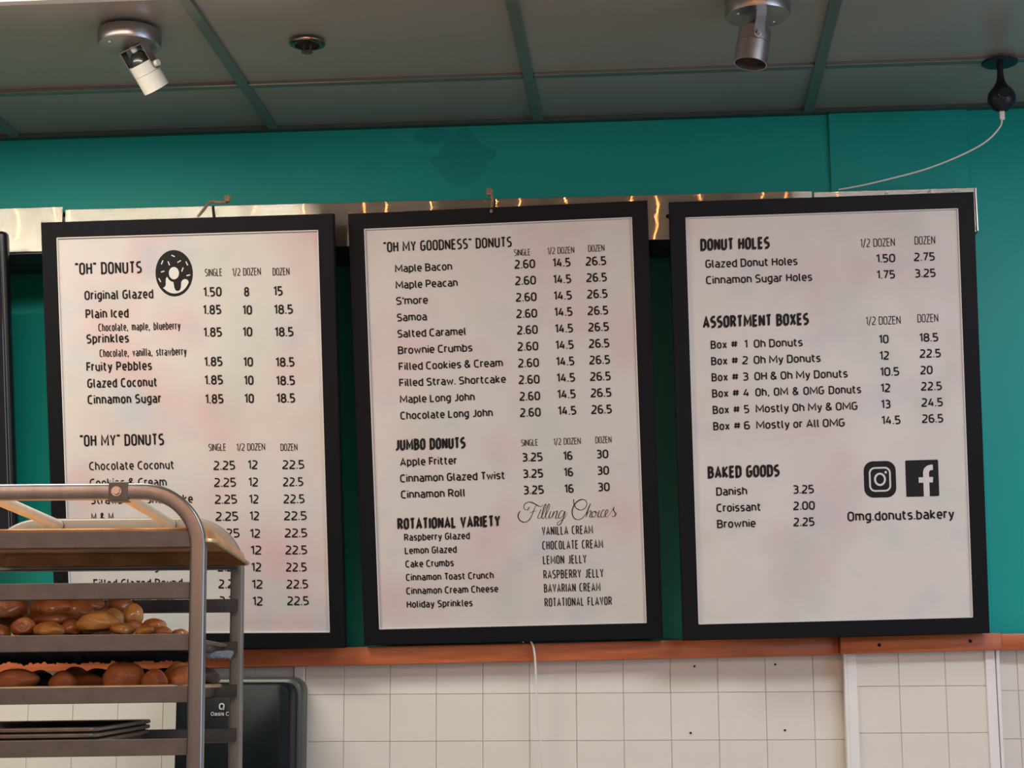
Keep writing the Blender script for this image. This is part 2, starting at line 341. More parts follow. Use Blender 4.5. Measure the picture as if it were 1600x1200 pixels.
def ribbon(bm, pts, hw, y, closed=False, place=None):
    """flat stroke of half width hw (number or list) along 2D pts, in the local x-z plane at depth y"""
    P_ = [Vector(p) for p in pts]; n = len(P_)
    if closed and (P_[0] - P_[-1]).length < 1e-6: P_.pop(); n -= 1
    L_, R_ = [], []
    for i in range(n):
        w = hw[i] if isinstance(hw, list) else hw
        a = P_[i] - P_[i - 1] if (i > 0 or closed) else None
        b = P_[(i + 1) % n] - P_[i] if (i < n - 1 or closed) else None
        a = (a or b).normalized(); b = (b or a).normalized()
        na = Vector((-a.y, a.x)); nb = Vector((-b.y, b.x)); m = na + nb
        if m.length < 1e-3: m = na
        m.normalize(); k = min(1 / max(m.dot(na), 0.35), 1.7)
        L_.append(bm.verts.new((P_[i].x + m.x * w * k, y, P_[i].y + m.y * w * k))); R_.append(bm.verts.new((P_[i].x - m.x * w * k, y, P_[i].y - m.y * w * k)))
    for i in range(n if closed else n - 1):
        j = (i + 1) % n; bm.faces.new((L_[i], R_[i], R_[j], L_[j]))
def write(bm, txt, lx, lz, width, height, t=.15, gap=.14, R=.20, y=0.0, dx=0.0, dz=0.0):
    """t stroke, gap, R in units of the height; the skeleton is stretched so that the line fills the width"""
    th = t * height; sw = sum(G[c][0] for c in txt if c != ' ') ; nsp = txt.count(' '); nl = len(txt) - nsp
    ws = (.36 if ',' in txt else .24) * height; g = gap * height if nl > 1 else 0
    sx = lambda g_, t_, w_: (width - nl * t_ - (len(txt) - 1) * g_ - nsp * w_) / max(sw, .01)
    for _ in range(6):       # narrow settings: tighten gaps, then thin the stroke
        if nl == 1 or sx(g, th, ws) > .50 * height: break
        g *= .90; th *= .96
    sx = max(sx(g, th, ws), .05 * height)
    x = lx
    for ci, c in enumerate(txt):
        w, path = G[c]
        if ci and txt[ci - 1] in 'TF' and c in 'owra': x -= .07 * height
        if c == ' ': x += ws + g; continue
        for st in path.split(';'):
            closed = st.endswith('o'); pts = []
            for q in st.rstrip('o').split():
                r = R * height if q.endswith('~') else 0
                a, b = q.rstrip('~').split(',')
                pts.append((float(a) * sx, th / 2 + float(b) * (height - th), r))
            if closed: pts.pop()
            pl = round_path(pts, closed)
            ribbon(bm, [(x + th / 2 + px + dx, lz + pz + dz) for px, pz in pl], th / 2, y, closed)
        x += w * sx + th + g
STYLE = {'a': dict(t=.172, gap=.085, R=.24), 'r': dict(t=.150, gap=.10, R=.34), 'n': dict(t=.135, gap=.06, R=.2), 'h': dict(t=.155, gap=.075, R=.2),
         'c': dict(t=.098, gap=.065, R=.18), 's': dict(t=.160, gap=.085, R=.2), 'k': dict(t=.118, gap=.09, R=.2)}

# ---------------------------------------------------------------- the room
def slab(name, x0, x1, y0, y1, z0, z1, m, kind='structure', parent=None):
    o = obj(name, box(new(), x0, x1, y0, y1, z0, z1), m, parent); 
    if parent is None: o['kind'] = kind
    return o
X0, X1, YF = -2.6, 4.6, -8.0
CLX0, CLX1, CLY = 1.8165, 2.141, -0.035
back = slab('wall_back', X0, X1, 0.0, 0.12, 0.0, ZC + .06, M['teal'])
slab('floor', X0, X1, YF, 0.12, -0.1, 0.0, M['floor'])
slab('wall_left', X0 - .12, X0, YF, 0.12, 0.0, ZC + .06, M['plaster'])
wr = slab('wall_right', X1, X1 + .12, YF, -5.4, 0.0, ZC + .06, M['plaster'])
slab('wall_right_corner', X1, X1 + .12, -1.6, 0.12, 0.0, ZC + .06, M['plaster'])
slab('wall_right_sill', X1, X1 + .12, -5.4, -1.6, 0.0, 0.9, M['plaster']); slab('wall_right_head', X1, X1 + .12, -5.4, -1.6, 2.6, ZC + .06, M['plaster'])
w1 = obj('window_1', box(box(box(box(box(new(), X1 + .03, X1 + .08, -5.4, -1.6, .9, .95), X1 + .03, X1 + .08, -5.4, -1.6, 2.55, 2.6), X1 + .03, X1 + .08, -5.4, -5.35, .95, 2.55), X1 + .03, X1 + .08, -1.65, -1.6, .95, 2.55), X1 + .03, X1 + .08, -3.53, -3.47, .95, 2.55), M['white_trim']); w1['kind'] = 'structure'  # unseen window, added to let cool light in from the right
slab('wall_front', X0, X1, YF - .12, YF, 0.0, ZC + .06, M['plaster'])
col = slab('wall_column', CLX0, CLX1, CLY, 0.0, 0.0, 1.70, M['teal'])
upper = obj('wall_column_upper', box(new(), 1.8225, 2.1475, -.009, 0.0, 1.70, ZC - .001, .0015, 1), M['teal']); upper['kind'] = 'structure'
# wainscot: backing sheet with every scored tile proud of it
WT = 0.0026
def tiles(parent, xs, zs, y, side=0):
    cache = {}
    for a, b in zip(xs, xs[1:]):
        for c, d in zip(zs, zs[1:]):
            w, h = b - a - .0010, d - c - .0010; key = (round(w, 4), round(h, 4))
            if key not in cache:
                bm = box(new(), -w / 2, w / 2, -WT, 0, -h / 2, h / 2)
                es = [e for e in bm.edges if all(v.co.y < -WT / 2 for v in e.verts)]
                bmesh.ops.bevel(bm, geom=es, offset=.0009, segments=1, affect='EDGES')
                bm.normal_update(); me = bpy.data.meshes.new('tile'); bm.to_mesh(me); bm.free(); me.materials.append(M['tile']); cache[key] = me
            o = quick('tile', cache[key], parent, ((a + b) / 2, y + random.uniform(-.0002, .0002), (c + d) / 2))
            if side: o.rotation_euler.z = side
ZR = [1.04, 1.147, 1.2545, 1.361, 1.4675, 1.574, 1.680]
slabp = lambda name, x0, x1, y0, y1, z0, z1, m, parent: obj(name, box(new(), x0, x1, y0, y1, z0, z1, .0015, 1), m, parent)
slabp('tile_backing', X0, CLX0, -.002, 0, 0, 1.68, M['grout'], back)
slabp('tile_backing', CLX1, X1, -.002, 0, 0, 1.68, M['grout'], back)
tiles(back, [-.512 - .1075 * 1] + [-.512 + .1075 * k for k in range(10)] + [.548], ZR, -.002)
tiles(back, [.575] + [.666 + .1075 * k for k in range(11)] + [CLX0 - .002], ZR, -.002)
tiles(back, [CLX1 + .002, 2.196] + [2.196 + .1075 * k for k in range(1, 8)], ZR, -.002)
slabp('low_panel', X0, CLX0, -.006, -.002, 0, 1.039, M['tile'], back); slabp('low_panel', CLX1, X1, -.006, -.002, 0, 1.039, M['tile'], back)
slabp('divider_strip', .549, .574, -.010, -.002, 0, 1.665, M['white_trim'], back)
# column cladding
slabp('tile_backing', CLX0 - .002, CLX1 + .002, CLY - .002, CLY, 0, 1.67, M['grout'], col)
tiles(col, [CLX0 + .018, 1.9285, 2.031, CLX1 - .018], [1.06, 1.166, 1.272, 1.378, 1.482, 1.585, 1.670], CLY - .002)
for x in (CLX0, CLX1 - .019): slabp('corner_trim', x - .003, x + .019, CLY - .010, CLY - .002, 0, 1.670, M['white_trim'], col)
slabp('corner_trim', CLX0 - .010, CLX0 - .002, CLY - .010, -.006, 0, 1.670, M['white_trim'], col)
slabp('corner_trim', CLX1 + .002, CLX1 + .010, CLY - .010, -.006, 0, 1.670, M['white_trim'], col)
# wooden rail
def rail(name, x0, x1, y0, y1, z0, z1):
    o = obj(name, box(new(), x0, x1, y0, y1, z0, z1, .0035, 2), M['wood'], None, True); o['kind'] = 'structure'; return o
r1 = rail('trim_1', X0, CLX0 - .018, -.045, 0.0, 1.649, 1.691)
for v in r1.data.vertices: v.co.z += .0130 * (v.co.x - 1.35)
r2 = rail('trim_2', CLX0 - .018, CLX1 + .011, -.072, CLY, 1.657, 1.695)
for v in r2.data.vertices: v.co.z += .018 * (v.co.x - CLX0)
r3 = rail('trim_3', CLX1, X1, -.045, 0.0, 1.663, 1.700)
def holes(parent, pts, r=.0032):
    for x, y, z in pts: obj('screw_hole', cyl(new(), (x, y + .002, z), (x, y - .0006, z), r, seg=10), M['hole'], parent)
holes(back, [(1.657, -.006, 1.636), (1.674, -.006, 1.489), (1.474, -.006, 1.633), (1.462, -.006, 1.484)], .0026)
holes(r2, [(1.884, -.072, 1.676), (2.084, -.072, 1.683)], .0042)
# ceiling: grid bars with lay-in panels
ceil = obj('ceiling', box(new(), X0, X1, YF, 0.0, ZC + .05, ZC + .12), M['plaster']); ceil['kind'] = 'structure'
gx = [.479 + .648 * k for k in range(-5, 7)]; gy = [-.328 - .540 * k for k in range(0, 15)]
gx = [X0] + [x for x in gx if X0 + .1 < x < X1 - .1] + [X1]
def bar(x0, x1, y0, y1): slabp('grid_bar', x0, x1, y0, y1, ZC - .001, ZC + .010, M['tee'], ceil)
for x in gx[1:-1]: bar(x - .0125, x + .0125, YF, -.012)
for y in gy:
    for a, b in zip(gx, gx[1:]): bar(a + .0127, b - .0127, y - .012, y + .012)
obj('wall_angle', box(new(), X0, X1, -.022, -.0005, ZC - .003, ZC + .012), M['angle'], ceil)
TRX = [(x, y) for x, y, p, c in TROF]
yy = [0.0] + gy + [YF]; pc = {}
for a, b in zip(gx, gx[1:]):
    for d, c in zip(yy, yy[1:]):
        cx, cy = (a + b) / 2, (c + d) / 2
        if any(abs(cx - tx) < .62 and abs(cy - ty) < .3 for tx, ty in TRX): continue
        w, h = b - a - .006, d - c - .006; key = (round(w, 3), round(h, 3))
        if key not in pc:
            bm = box(new(), -w / 2, w / 2, -h / 2, h / 2, 0, .012)
            me = bpy.data.meshes.new('ceiling_panel'); bm.normal_update(); bm.to_mesh(me); bm.free(); me.materials.append(M['ceil']); pc[key] = me
        o = quick('ceiling_panel', pc[key], ceil, (cx, cy, ZC + .007 + random.uniform(0, .002)))
        o.rotation_euler = (random.uniform(-.002, .002), random.uniform(-.002, .002), 0)
where = ['partly past the photo\'s top left corner', 'over the right of the room', 'behind the viewer on the left', 'behind the viewer on the right']
for (x, y, p, c), w in zip(TROF, where):
    t = empty('ceiling_light', (x, y, ZC)); tag(t, 'lit rectangular fluorescent ceiling light ' + w, 'ceiling light', 'ceiling lights in the grid')
    bm = new()
    for q in ((-.622, -.60, -.255, .255), (.60, .622, -.255, .255), (-.60, .60, -.255, -.235), (-.60, .60, .235, .255)): box(bm, q[0], q[1], q[2], q[3], -.014, .03)
    obj('frame', bm, M['white_trim'], t); obj('diffuser', box(new(), -.60, .60, -.235, .235, -.010, -.004), M['diffuser'], t)

# ---------------------------------------------------------------- steel ledge the boards lean on
t = empty('steel_ledge', (0, 0, 0)); tag(t, 'long stainless steel ledge box running behind the tops of the menu boards', 'ledge')
LY = -.204
obj('core', box(new(), -.9, 2.118, LY + .004, -.0095, 2.5925, 2.680), M['ledge_dark'], t)
for x0, x1, z0, z1, dz in ((-.9, .0245, 2.5965, 2.7035, 0), (.0300, 1.7600, 2.5915, 2.6965, 0), (1.7635, 2.121, 2.5845, 2.6875, 0)):
    bm = box(new(), x0, x1, LY, LY + .0035, z0, z1, .001, 1)
    if x0 > 0 and x1 < 2:
        for v in bm.verts: v.co.z -= (v.co.x - x0) / (x1 - x0) * .006
    obj('front_panel', bm, M['ledge'], t)
    obj('top_flange', box(new(), x0, x1, LY + .004, -.0095, z1 - .012, z1 - .009), M['ledge'], t)
obj('end_flange', box(new(), 2.1215, 2.1255, LY - .001, -.0095, 2.586, 2.687, .001, 1), M['nickel'], t)
for x, z in ((1.434, 2.640),): obj('screw_hole', cyl(new(), (x, LY - .0006, z), (x, LY + .002, z), .0048, seg=12), M['hole'], t)
for x, z in ((1.925, 2.677), (2.075, 2.677), (2.02, 2.678)): obj('rivet', lathe(new(), [(0, -.0022), (.003, -.0012), (.0042, 0)], 12, Matrix.Translation((x, LY, z)) @ Matrix.Rotation(-PI / 2, 4, 'X')), M['nickel'], t, True)

# ---------------------------------------------------------------- menu boards
BW, BH, BB = .6096, .9144, .0356
TEXT = [
 (0, 'h', '“OH” DONUTS', 75.6, 863.2, 157.3, 28.3),
 (0, 'c', 'SINGLE', 379.9, 852.2, 40.0, 17.3),
 (0, 'c', '1/2 DOZEN', 443.1, 851.7, 66.4, 17.3),
 (0, 'c', 'DOZEN', 536.8, 850.0, 38.9, 17.3),
 (0, 'a', 'Original Glazed', 95.6, 805.4, 162.3, 21.5),
 (0, 'a', 'Plain Iced', 96.7, 762.9, 101.6, 21.5),
 (0, 'a', 'Sprinkles', 96.6, 705.7, 100.7, 21.5),
 (0, 'a', 'Fruity Pebbles', 94.3, 641.7, 156.3, 21.5),
 (0, 'a', 'Glazed Coconut', 95.1, 603.7, 165.1, 21.5),
 (0, 'a', 'Cinnamon Sugar', 94.5, 566.2, 174.0, 21.5),
 (0, 'n', 'Chocolate, maple, blueberry', 125.9, 732.8, 193.0, 18.3),
 (0, 'n', 'Chocolate, vanilla, strawberry', 126.6, 673.8, 204.6, 18.3),
 (0, 'a', '1.50', 374.0, 805.9, 43.3, 21.9),
 (0, 'a', '8', 469.2, 804.1, 12.1, 21.8),
 (0, 'a', '15', 536.9, 804.0, 21.8, 21.8),
 (0, 'a', '1.85', 371.9, 765.4, 43.3, 21.9),
 (0, 'a', '10', 463.9, 762.8, 22.7, 21.8),
 (0, 'a', '18.5', 536.7, 762.2, 44.5, 21.8),
 (0, 'a', '1.85', 371.4, 714.3, 43.7, 21.9),
 (0, 'a', '10', 462.5, 713.2, 23.2, 21.8),
 (0, 'a', '18.5', 536.7, 711.2, 44.0, 21.8),
 (0, 'a', '1.85', 371.0, 647.3, 43.3, 21.9),
 (0, 'a', '10', 462.0, 644.9, 23.2, 21.8),
 (0, 'a', '18.5', 536.6, 642.6, 44.5, 21.8),
 (0, 'a', '1.85', 370.3, 605.4, 43.7, 21.9),
 (0, 'a', '10', 462.3, 603.0, 22.7, 21.8),
 (0, 'a', '18.5', 536.4, 600.7, 44.5, 21.8),
 (0, 'a', '1.85', 370.5, 562.1, 43.3, 21.9),
 (0, 'a', '10', 462.0, 561.6, 22.7, 21.8),
 (0, 'a', '18.5', 536.2, 560.7, 44.0, 21.8),
 (0, 'h', '“OH MY” DONUTS', 72.9, 469.0, 198.8, 27.4),
 (0, 'c', 'SINGLE', 375.2, 454.2, 40.9, 16.4),
 (0, 'c', '1/2 DOZEN', 440.3, 453.7, 66.8, 16.4),
 (0, 'c', 'DOZEN', 542.7, 451.7, 39.3, 16.4),
 (0, 'r', 'Chocolate Coconut', 92.7, 413.9, 200.5, 20.1),
 (0, 'r', 'Cookies & Cream', 92.8, 375.1, 181.9, 20.1),
 (0, 'r', 'Strawberry Shortcake', 93.6, 335.6, 241.2, 20.1),
 (0, 'r', 'M & M', 93.6, 296.0, 53.2, 20.1),
 (0, 'r', 'Cinnamon Sugar Twist', 93.7, 181.1, 249.0, 20.1),
 (0, 'r', 'Filled Glazed Round', 93.4, 142.3, 211.0, 20.1),
 (0, 'r', 'Filled Glazed Jelly', 93.8, 103.1, 190.8, 20.1),
 (0, 'r', '2.25', 385.5, 410.2, 50.6, 21.1),
 (0, 'r', '2.25', 385.6, 371.3, 51.3, 21.1),
 (0, 'r', '2.25', 386.0, 332.5, 52.1, 21.1),
 (0, 'r', '2.25', 386.4, 293.6, 53.2, 21.1),
 (0, 'r', '2.25', 387.2, 254.8, 54.3, 21.1),
 (0, 'r', '2.25', 387.6, 215.9, 51.3, 21.1),
 (0, 'r', '2.25', 388.0, 177.1, 50.6, 21.1),
 (0, 'r', '2.25', 388.4, 138.2, 50.6, 21.1),
 (0, 'r', '2.25', 388.5, 99.4, 51.0, 21.1),
 (0, 'r', '12', 464.8, 410.9, 23.8, 20.8),
 (0, 'r', '12', 465.1, 371.2, 23.4, 20.8),
 (0, 'r', '12', 465.6, 332.2, 22.7, 20.8),
 (0, 'r', '12', 465.6, 293.9, 23.0, 20.8),
 (0, 'r', '12', 465.2, 253.5, 24.5, 20.8),
 (0, 'r', '12', 465.3, 215.2, 26.0, 20.8),
 (0, 'r', '12', 465.7, 176.3, 24.1, 20.8),
 (0, 'r', '12', 465.7, 136.9, 26.0, 20.8),
 (0, 'r', '12', 466.1, 97.9, 24.5, 20.8),
 (0, 'r', '22.5', 545.6, 409.8, 51.1, 20.7),
 (0, 'r', '22.5', 546.0, 370.5, 47.0, 20.7),
 (0, 'r', '22.5', 546.0, 331.5, 48.9, 20.7),
 (0, 'r', '22.5', 546.1, 293.0, 52.6, 20.7),
 (0, 'r', '22.5', 546.5, 253.6, 52.2, 20.7),
 (0, 'r', '22.5', 546.9, 214.7, 50.4, 20.7),
 (0, 'r', '22.5', 546.9, 175.4, 48.2, 20.7),
 (0, 'r', '22.5', 547.0, 136.4, 50.4, 20.7),
 (0, 'r', '22.5', 547.4, 98.2, 50.4, 20.7),
 (1, 'h', '“OH MY GOODNESS” DONUTS', 77.9, 894.3, 294.1, 24.3),
 (1, 'c', 'SINGLE', 376.3, 873.8, 37.1, 15.1),
 (1, 'c', '1/2 DOZEN', 451.7, 874.7, 61.1, 15.1),
 (1, 'c', 'DOZEN', 544.2, 876.3, 36.6, 15.1),
 (1, 'a', 'Maple Bacon', 102.7, 847.7, 131.3, 18.2),
 (1, 'a', 'Maple Peacan', 102.8, 810.4, 142.5, 18.2),
 (1, 'a', "S'more", 102.5, 773.9, 73.3, 18.2),
 (1, 'a', 'Samoa', 102.9, 736.2, 69.0, 18.2),
 (1, 'a', 'Salted Caramel', 102.6, 699.2, 157.6, 18.3),
 (1, 'a', 'Brownie Crumbs', 102.3, 661.5, 171.1, 18.3),
 (1, 'a', 'Filled Cookies & Cream', 102.8, 624.6, 238.7, 18.3),
 (1, 'a', 'Filled Straw. Shortcake', 102.5, 587.6, 244.5, 18.3),
 (1, 'a', 'Maple Long John', 102.6, 549.8, 171.9, 18.3),
 (1, 'a', 'Chocolate Long John', 102.3, 512.5, 211.9, 18.3),
 (1, 'a', '2.60', 376.0, 844.7, 47.1, 20.4),
 (1, 'a', '14.5', 462.1, 844.7, 41.2, 20.4),
 (1, 'a', '26.5', 537.3, 844.8, 46.5, 20.4),
 (1, 'a', '2.60', 376.1, 807.5, 47.5, 20.4),
 (1, 'a', '14.5', 461.8, 807.3, 41.6, 20.4),
 (1, 'a', '26.5', 537.4, 807.8, 46.5, 20.4),
 (1, 'a', '2.60', 376.2, 770.0, 47.5, 20.4),
 (1, 'a', '14.5', 461.6, 770.2, 42.0, 20.4),
 (1, 'a', '26.5', 537.6, 770.7, 46.5, 20.4),
 (1, 'a', '2.60', 376.0, 732.8, 47.5, 20.4),
 (1, 'a', '14.5', 461.7, 733.4, 42.0, 20.4),
 (1, 'a', '26.5', 537.7, 733.3, 46.5, 20.4),
 (1, 'a', '2.60', 376.1, 695.7, 47.5, 20.5),
 (1, 'a', '14.5', 461.8, 695.9, 41.6, 20.4),
 (1, 'a', '26.5', 537.5, 696.2, 46.9, 20.4),
 (1, 'a', '2.60', 375.8, 658.5, 47.5, 20.5),
 (1, 'a', '14.5', 461.6, 658.8, 42.0, 20.4),
 (1, 'a', '26.5', 537.6, 659.1, 46.5, 20.4),
 (1, 'a', '2.60', 375.9, 620.9, 47.5, 20.5),
 (1, 'a', '14.5', 461.7, 621.6, 42.0, 20.4),
 (1, 'a', '26.5', 537.4, 622.0, 46.9, 20.4),
 (1, 'a', '2.60', 375.7, 583.3, 47.9, 20.5),
 (1, 'a', '14.5', 461.5, 584.5, 42.4, 20.5),
 (1, 'a', '26.5', 537.6, 584.8, 46.9, 20.4),
 (1, 'a', '2.60', 376.2, 545.7, 47.1, 20.5),
 (1, 'a', '14.5', 461.6, 547.3, 42.4, 20.5),
 (1, 'a', '26.5', 537.7, 547.7, 46.9, 20.4),
 (1, 'a', '2.60', 375.9, 508.9, 47.5, 20.5),
 (1, 'a', '14.5', 461.8, 510.1, 42.1, 20.5),
 (1, 'a', '26.5', 537.8, 510.2, 46.5, 20.4),
 (1, 's', 'JUMBO DONUTS', 88.4, 443.5, 161.3, 25.2),
 (1, 's', 'ROTATIONAL VARIETY', 87.1, 263.2, 235.3, 25.2),
 (1, 'c', 'SINGLE', 376.1, 443.1, 38.3, 15.2),
 (1, 'c', '1/2 DOZEN', 449.4, 443.3, 62.0, 15.2),
 (1, 'c', 'DOZEN', 544.6, 444.0, 36.3, 15.2),
 (1, 'a', 'Apple Fritter', 97.4, 406.5, 132.4, 18.7),
 (1, 'a', 'Cinnamon Glazed Twist', 96.3, 369.2, 241.7, 18.7),
 (1, 'a', 'Cinnamon Roll', 96.8, 332.5, 147.9, 18.7),
 (1, 'a', '3.25', 376.7, 407.7, 47.2, 20.1),
 (1, 'a', '16', 469.9, 408.1, 21.8, 20.1),
 (1, 'a', '30', 545.6, 409.4, 27.1, 20.1),
 (1, 'a', '3.25', 377.2, 370.4, 46.4, 20.1),
 (1, 'a', '16', 470.0, 370.9, 21.8, 20.1),
 (1, 'a', '30', 545.8, 372.2, 27.1, 20.1),
 (1, 'a', '3.25', 377.0, 333.2, 46.8, 20.1),
 (1, 'a', '16', 469.8, 333.6, 21.8, 20.1),
 (1, 'a', '30', 545.9, 335.0, 27.1, 20.1),
 (1, 'a', 'Raspberry Glazed', 100.4, 235.6, 151.0, 16.4),
 (1, 'a', 'Lemon Glazed', 100.7, 205.4, 119.4, 16.4),
 (1, 'a', 'Cake Crumbs', 101.1, 174.8, 111.3, 16.4),
 (1, 'a', 'Cinnamon Toast Crunch', 101.0, 144.2, 202.7, 16.4),
 (1, 'a', 'Cinnamon Cream Cheese', 100.6, 113.2, 211.2, 16.4),
 (1, 'a', 'Holiday Sprinkles', 100.6, 82.5, 151.5, 16.4),
 (1, 'k', 'VANILLA CREAM', 415.8, 239.7, 115.9, 19.9),
 (1, 'k', 'CHOCOLATE CREAM', 415.6, 206.8, 137.8, 19.9),
 (1, 'k', 'LEMON JELLY', 415.8, 173.7, 98.9, 19.9),
 (1, 'k', 'RASPBERRY JELLY', 415.7, 140.8, 136.4, 19.9),
 (1, 'k', 'BAVARIAN CREAM', 415.8, 109.6, 128.3, 19.8),
 (1, 'k', 'ROTATIONAL FLAVOR', 416.1, 77.5, 152.4, 19.8),
 (2, 's', 'DONUT HOLES', 68.3, 874.6, 155.0, 26.5),
 (2, 's', 'ASSORTMENT BOXES', 68.1, 700.2, 236.9, 26.4),
 (2, 'c', '1/2 DOZEN', 425.0, 869.7, 77.6, 18.8),
 (2, 'c', 'DOZEN', 546.4, 871.6, 45.9, 18.7),
 (2, 'c', '1/2 DOZEN', 431.2, 694.5, 77.9, 18.7),
 (2, 'c', 'DOZEN', 546.6, 696.7, 46.2, 18.7),
 (2, 'a', 'Glazed Donut Holes', 77.2, 834.2, 206.8, 18.9),
 (2, 'a', 'Cinnamon Sugar Holes', 77.5, 797.5, 238.0, 18.9),
 (2, 'a', '1.50', 459.0, 833.5, 43.1, 19.5),
 (2, 'a', '2.75', 543.6, 834.2, 46.6, 19.5),
 (2, 'a', '1.75', 458.8, 797.1, 41.6, 19.5),
 (2, 'a', '3.25', 543.8, 797.5, 47.0, 19.5),
 (2, 'a', 'Box #', 83.2, 651.7, 62.0, 18.9),
 (2, 'a', '1', 158.1, 651.2, 7.6, 18.8),
 (2, 'a', 'Oh Donuts', 179.7, 651.2, 109.7, 18.8),
 (2, 'a', 'Box #', 83.1, 615.0, 62.0, 18.9),
 (2, 'a', '2', 152.6, 614.7, 13.3, 18.8),
 (2, 'a', 'Oh My Donuts', 178.4, 614.7, 150.0, 18.8),
 (2, 'a', 'Box #', 82.9, 578.4, 62.0, 18.9),
 (2, 'a', '3', 152.5, 578.1, 12.9, 18.8),
 (2, 'a', 'OH & Oh My Donuts', 178.7, 578.1, 208.7, 18.8),
 (2, 'a', 'Box #', 82.8, 542.1, 62.3, 18.9),
 (2, 'a', '4', 152.8, 541.9, 13.3, 18.8),
 (2, 'a', 'Oh, OM & OMG Donuts', 179.7, 541.9, 236.4, 18.8),
 (2, 'a', 'Box #', 83.1, 505.1, 62.3, 18.9),
 (2, 'a', '5', 153.0, 504.9, 12.1, 18.8),
 (2, 'a', 'Mostly Oh My & OMG', 179.2, 504.9, 227.4, 18.8),
 (2, 'a', 'Box #', 83.0, 468.5, 62.7, 18.9),
 (2, 'a', '6', 151.8, 468.4, 13.7, 18.8),
 (2, 'a', 'Mostly or All OMG', 179.1, 468.4, 197.7, 18.8),
 (2, 'a', '10', 458.6, 652.0, 22.5, 19.8),
 (2, 'a', '12', 458.8, 615.3, 22.1, 19.8),
 (2, 'a', '10.5', 458.7, 578.9, 43.4, 19.8),
 (2, 'a', '12', 458.9, 542.6, 22.1, 19.8),
 (2, 'a', '13', 458.7, 506.2, 21.3, 19.8),
 (2, 'a', '14.5', 458.2, 470.3, 43.0, 19.8),
 (2, 'a', '18.5', 548.4, 652.8, 43.2, 19.8),
 (2, 'a', '22.5', 548.6, 616.9, 47.3, 19.8),
 (2, 'a', '20', 548.8, 579.9, 27.6, 19.8),
 (2, 'a', '22.5', 549.0, 543.6, 46.6, 19.8),
 (2, 'a', '24.5', 548.8, 507.3, 47.7, 19.8),
 (2, 'a', '26.5', 548.7, 471.1, 47.3, 19.8),
 (2, 's', 'BAKED GOODS', 68.4, 362.2, 160.0, 26.4),
 (2, 'a', 'Danish', 84.9, 321.7, 69.5, 19.0),
 (2, 'a', 'Croissant', 84.5, 284.9, 99.3, 19.0),
 (2, 'a', 'Brownie', 84.5, 249.0, 86.5, 19.0),
 (2, 'a', '3.25', 256.3, 321.1, 47.1, 19.7),
 (2, 'a', '2.00', 255.8, 284.5, 48.3, 19.7),
 (2, 'a', '2.25', 255.0, 248.3, 47.1, 19.7),
 (2, 'a', 'Omg.donuts.bakery', 375.6, 256.2, 237.3, 22.1),
]
SCRIPT = [  # "Filling Choices", pen strokes traced in a 1600-unit frame: (points, thick)
 ([(245,285),(226,310),(220,350),(245,395),(295,412),(345,385),(380,320),(412,240),(436,205)], 2.2),
 ([(345,238),(330,268),(300,268),(284,240),(300,200),(350,182),(400,198),(440,222),(480,232),(505,212)], 2.0),
 ([(350,310),(385,292),(432,285)], 1.3),
 ([(480,265),(465,300),(445,348),(452,370),(475,360),(510,300),(537,225),(532,206),(515,235),(490,330),(494,368),(515,360),(555,290),(577,225),(570,206),(552,240),(530,330),(536,368),(558,360),(590,285)], 1.7),
 ([(590,285),(572,340),(578,368),(600,350),(625,288)], 1.8), ([(486,240),(488,236)], 3.5), ([(602,246),(604,242)], 3.5),
 ([(625,288),(608,365)], 2.2), ([(610,345),(635,298),(660,284),(660,308),(645,350),(652,370),(672,355)], 1.8),
 ([(745,292),(715,280),(690,308),(676,350),(692,368),(720,345),(750,288),(738,345),(715,405),(690,440),(668,442),(665,420),(700,392),(745,362),(775,305)], 1.8),
 ([(848,150),(850,195),(872,245),(920,272),(970,255),(997,205),(982,165),(940,152),(880,182),(840,245),(832,310),(855,365),(900,382),(950,360),(988,308),(1022,240),(1040,198)], 2.1),
 ([(1040,198),(1022,235),(1000,300),(988,355)], 2.0), ([(992,335),(1022,288),(1045,284),(1040,315),(1028,345),(1040,356),(1062,338)], 1.8),
 ([(1088,285),(1062,300),(1054,340),(1072,354),(1098,328),(1102,294),(1088,285),(1098,306),(1122,298)], 1.7),
 ([(1140,275),(1122,330),(1130,354),(1152,335)], 1.9), ([(1152,242),(1154,238)], 3.5),
 ([(1202,282),(1186,268),(1162,298),(1154,340),(1172,354),(1200,332),(1228,300),(1236,277),(1221,270),(1204,300),(1204,340),(1222,352),(1250,325)], 1.7),
 ([(1250,325),(1290,262),(1302,240),(1296,270),(1318,310),(1312,338),(1292,346),(1276,336)], 1.9), ([(1312,338),(1326,320),(1336,300)], 1.2)]
def disc(bm, cx, cz, rx, rz, y, n=48):
    bm.faces.new([bm.verts.new((cx + rx * math.cos(2 * PI * k / n), y, cz + rz * math.sin(2 * PI * k / n))) for k in range(n)])
def poly(bm, pts, y): bm.faces.new([bm.verts.new((a, y, b)) for a, b in pts])
def rrect(cx, cz, w, h, r, n=6): return [(cx + a, cz + b) for a, b in rsect(w, h, r, n)]
def fix(bm):  # flat print faces the room
    bm.normal_update()
    for f in bm.faces:
        if f.normal.y > 0: f.normal_flip()
    return bm
def pose(x, z, roll, lean, yaw, y, s=1.0):
    return Matrix.Translation((x, y, z)) @ Matrix.Rotation(yaw, 4, 'Z') @ Matrix.Rotation(lean, 4, 'X') @ Matrix.Rotation(-roll, 4, 'Y') @ Matrix.Scale(s, 4)
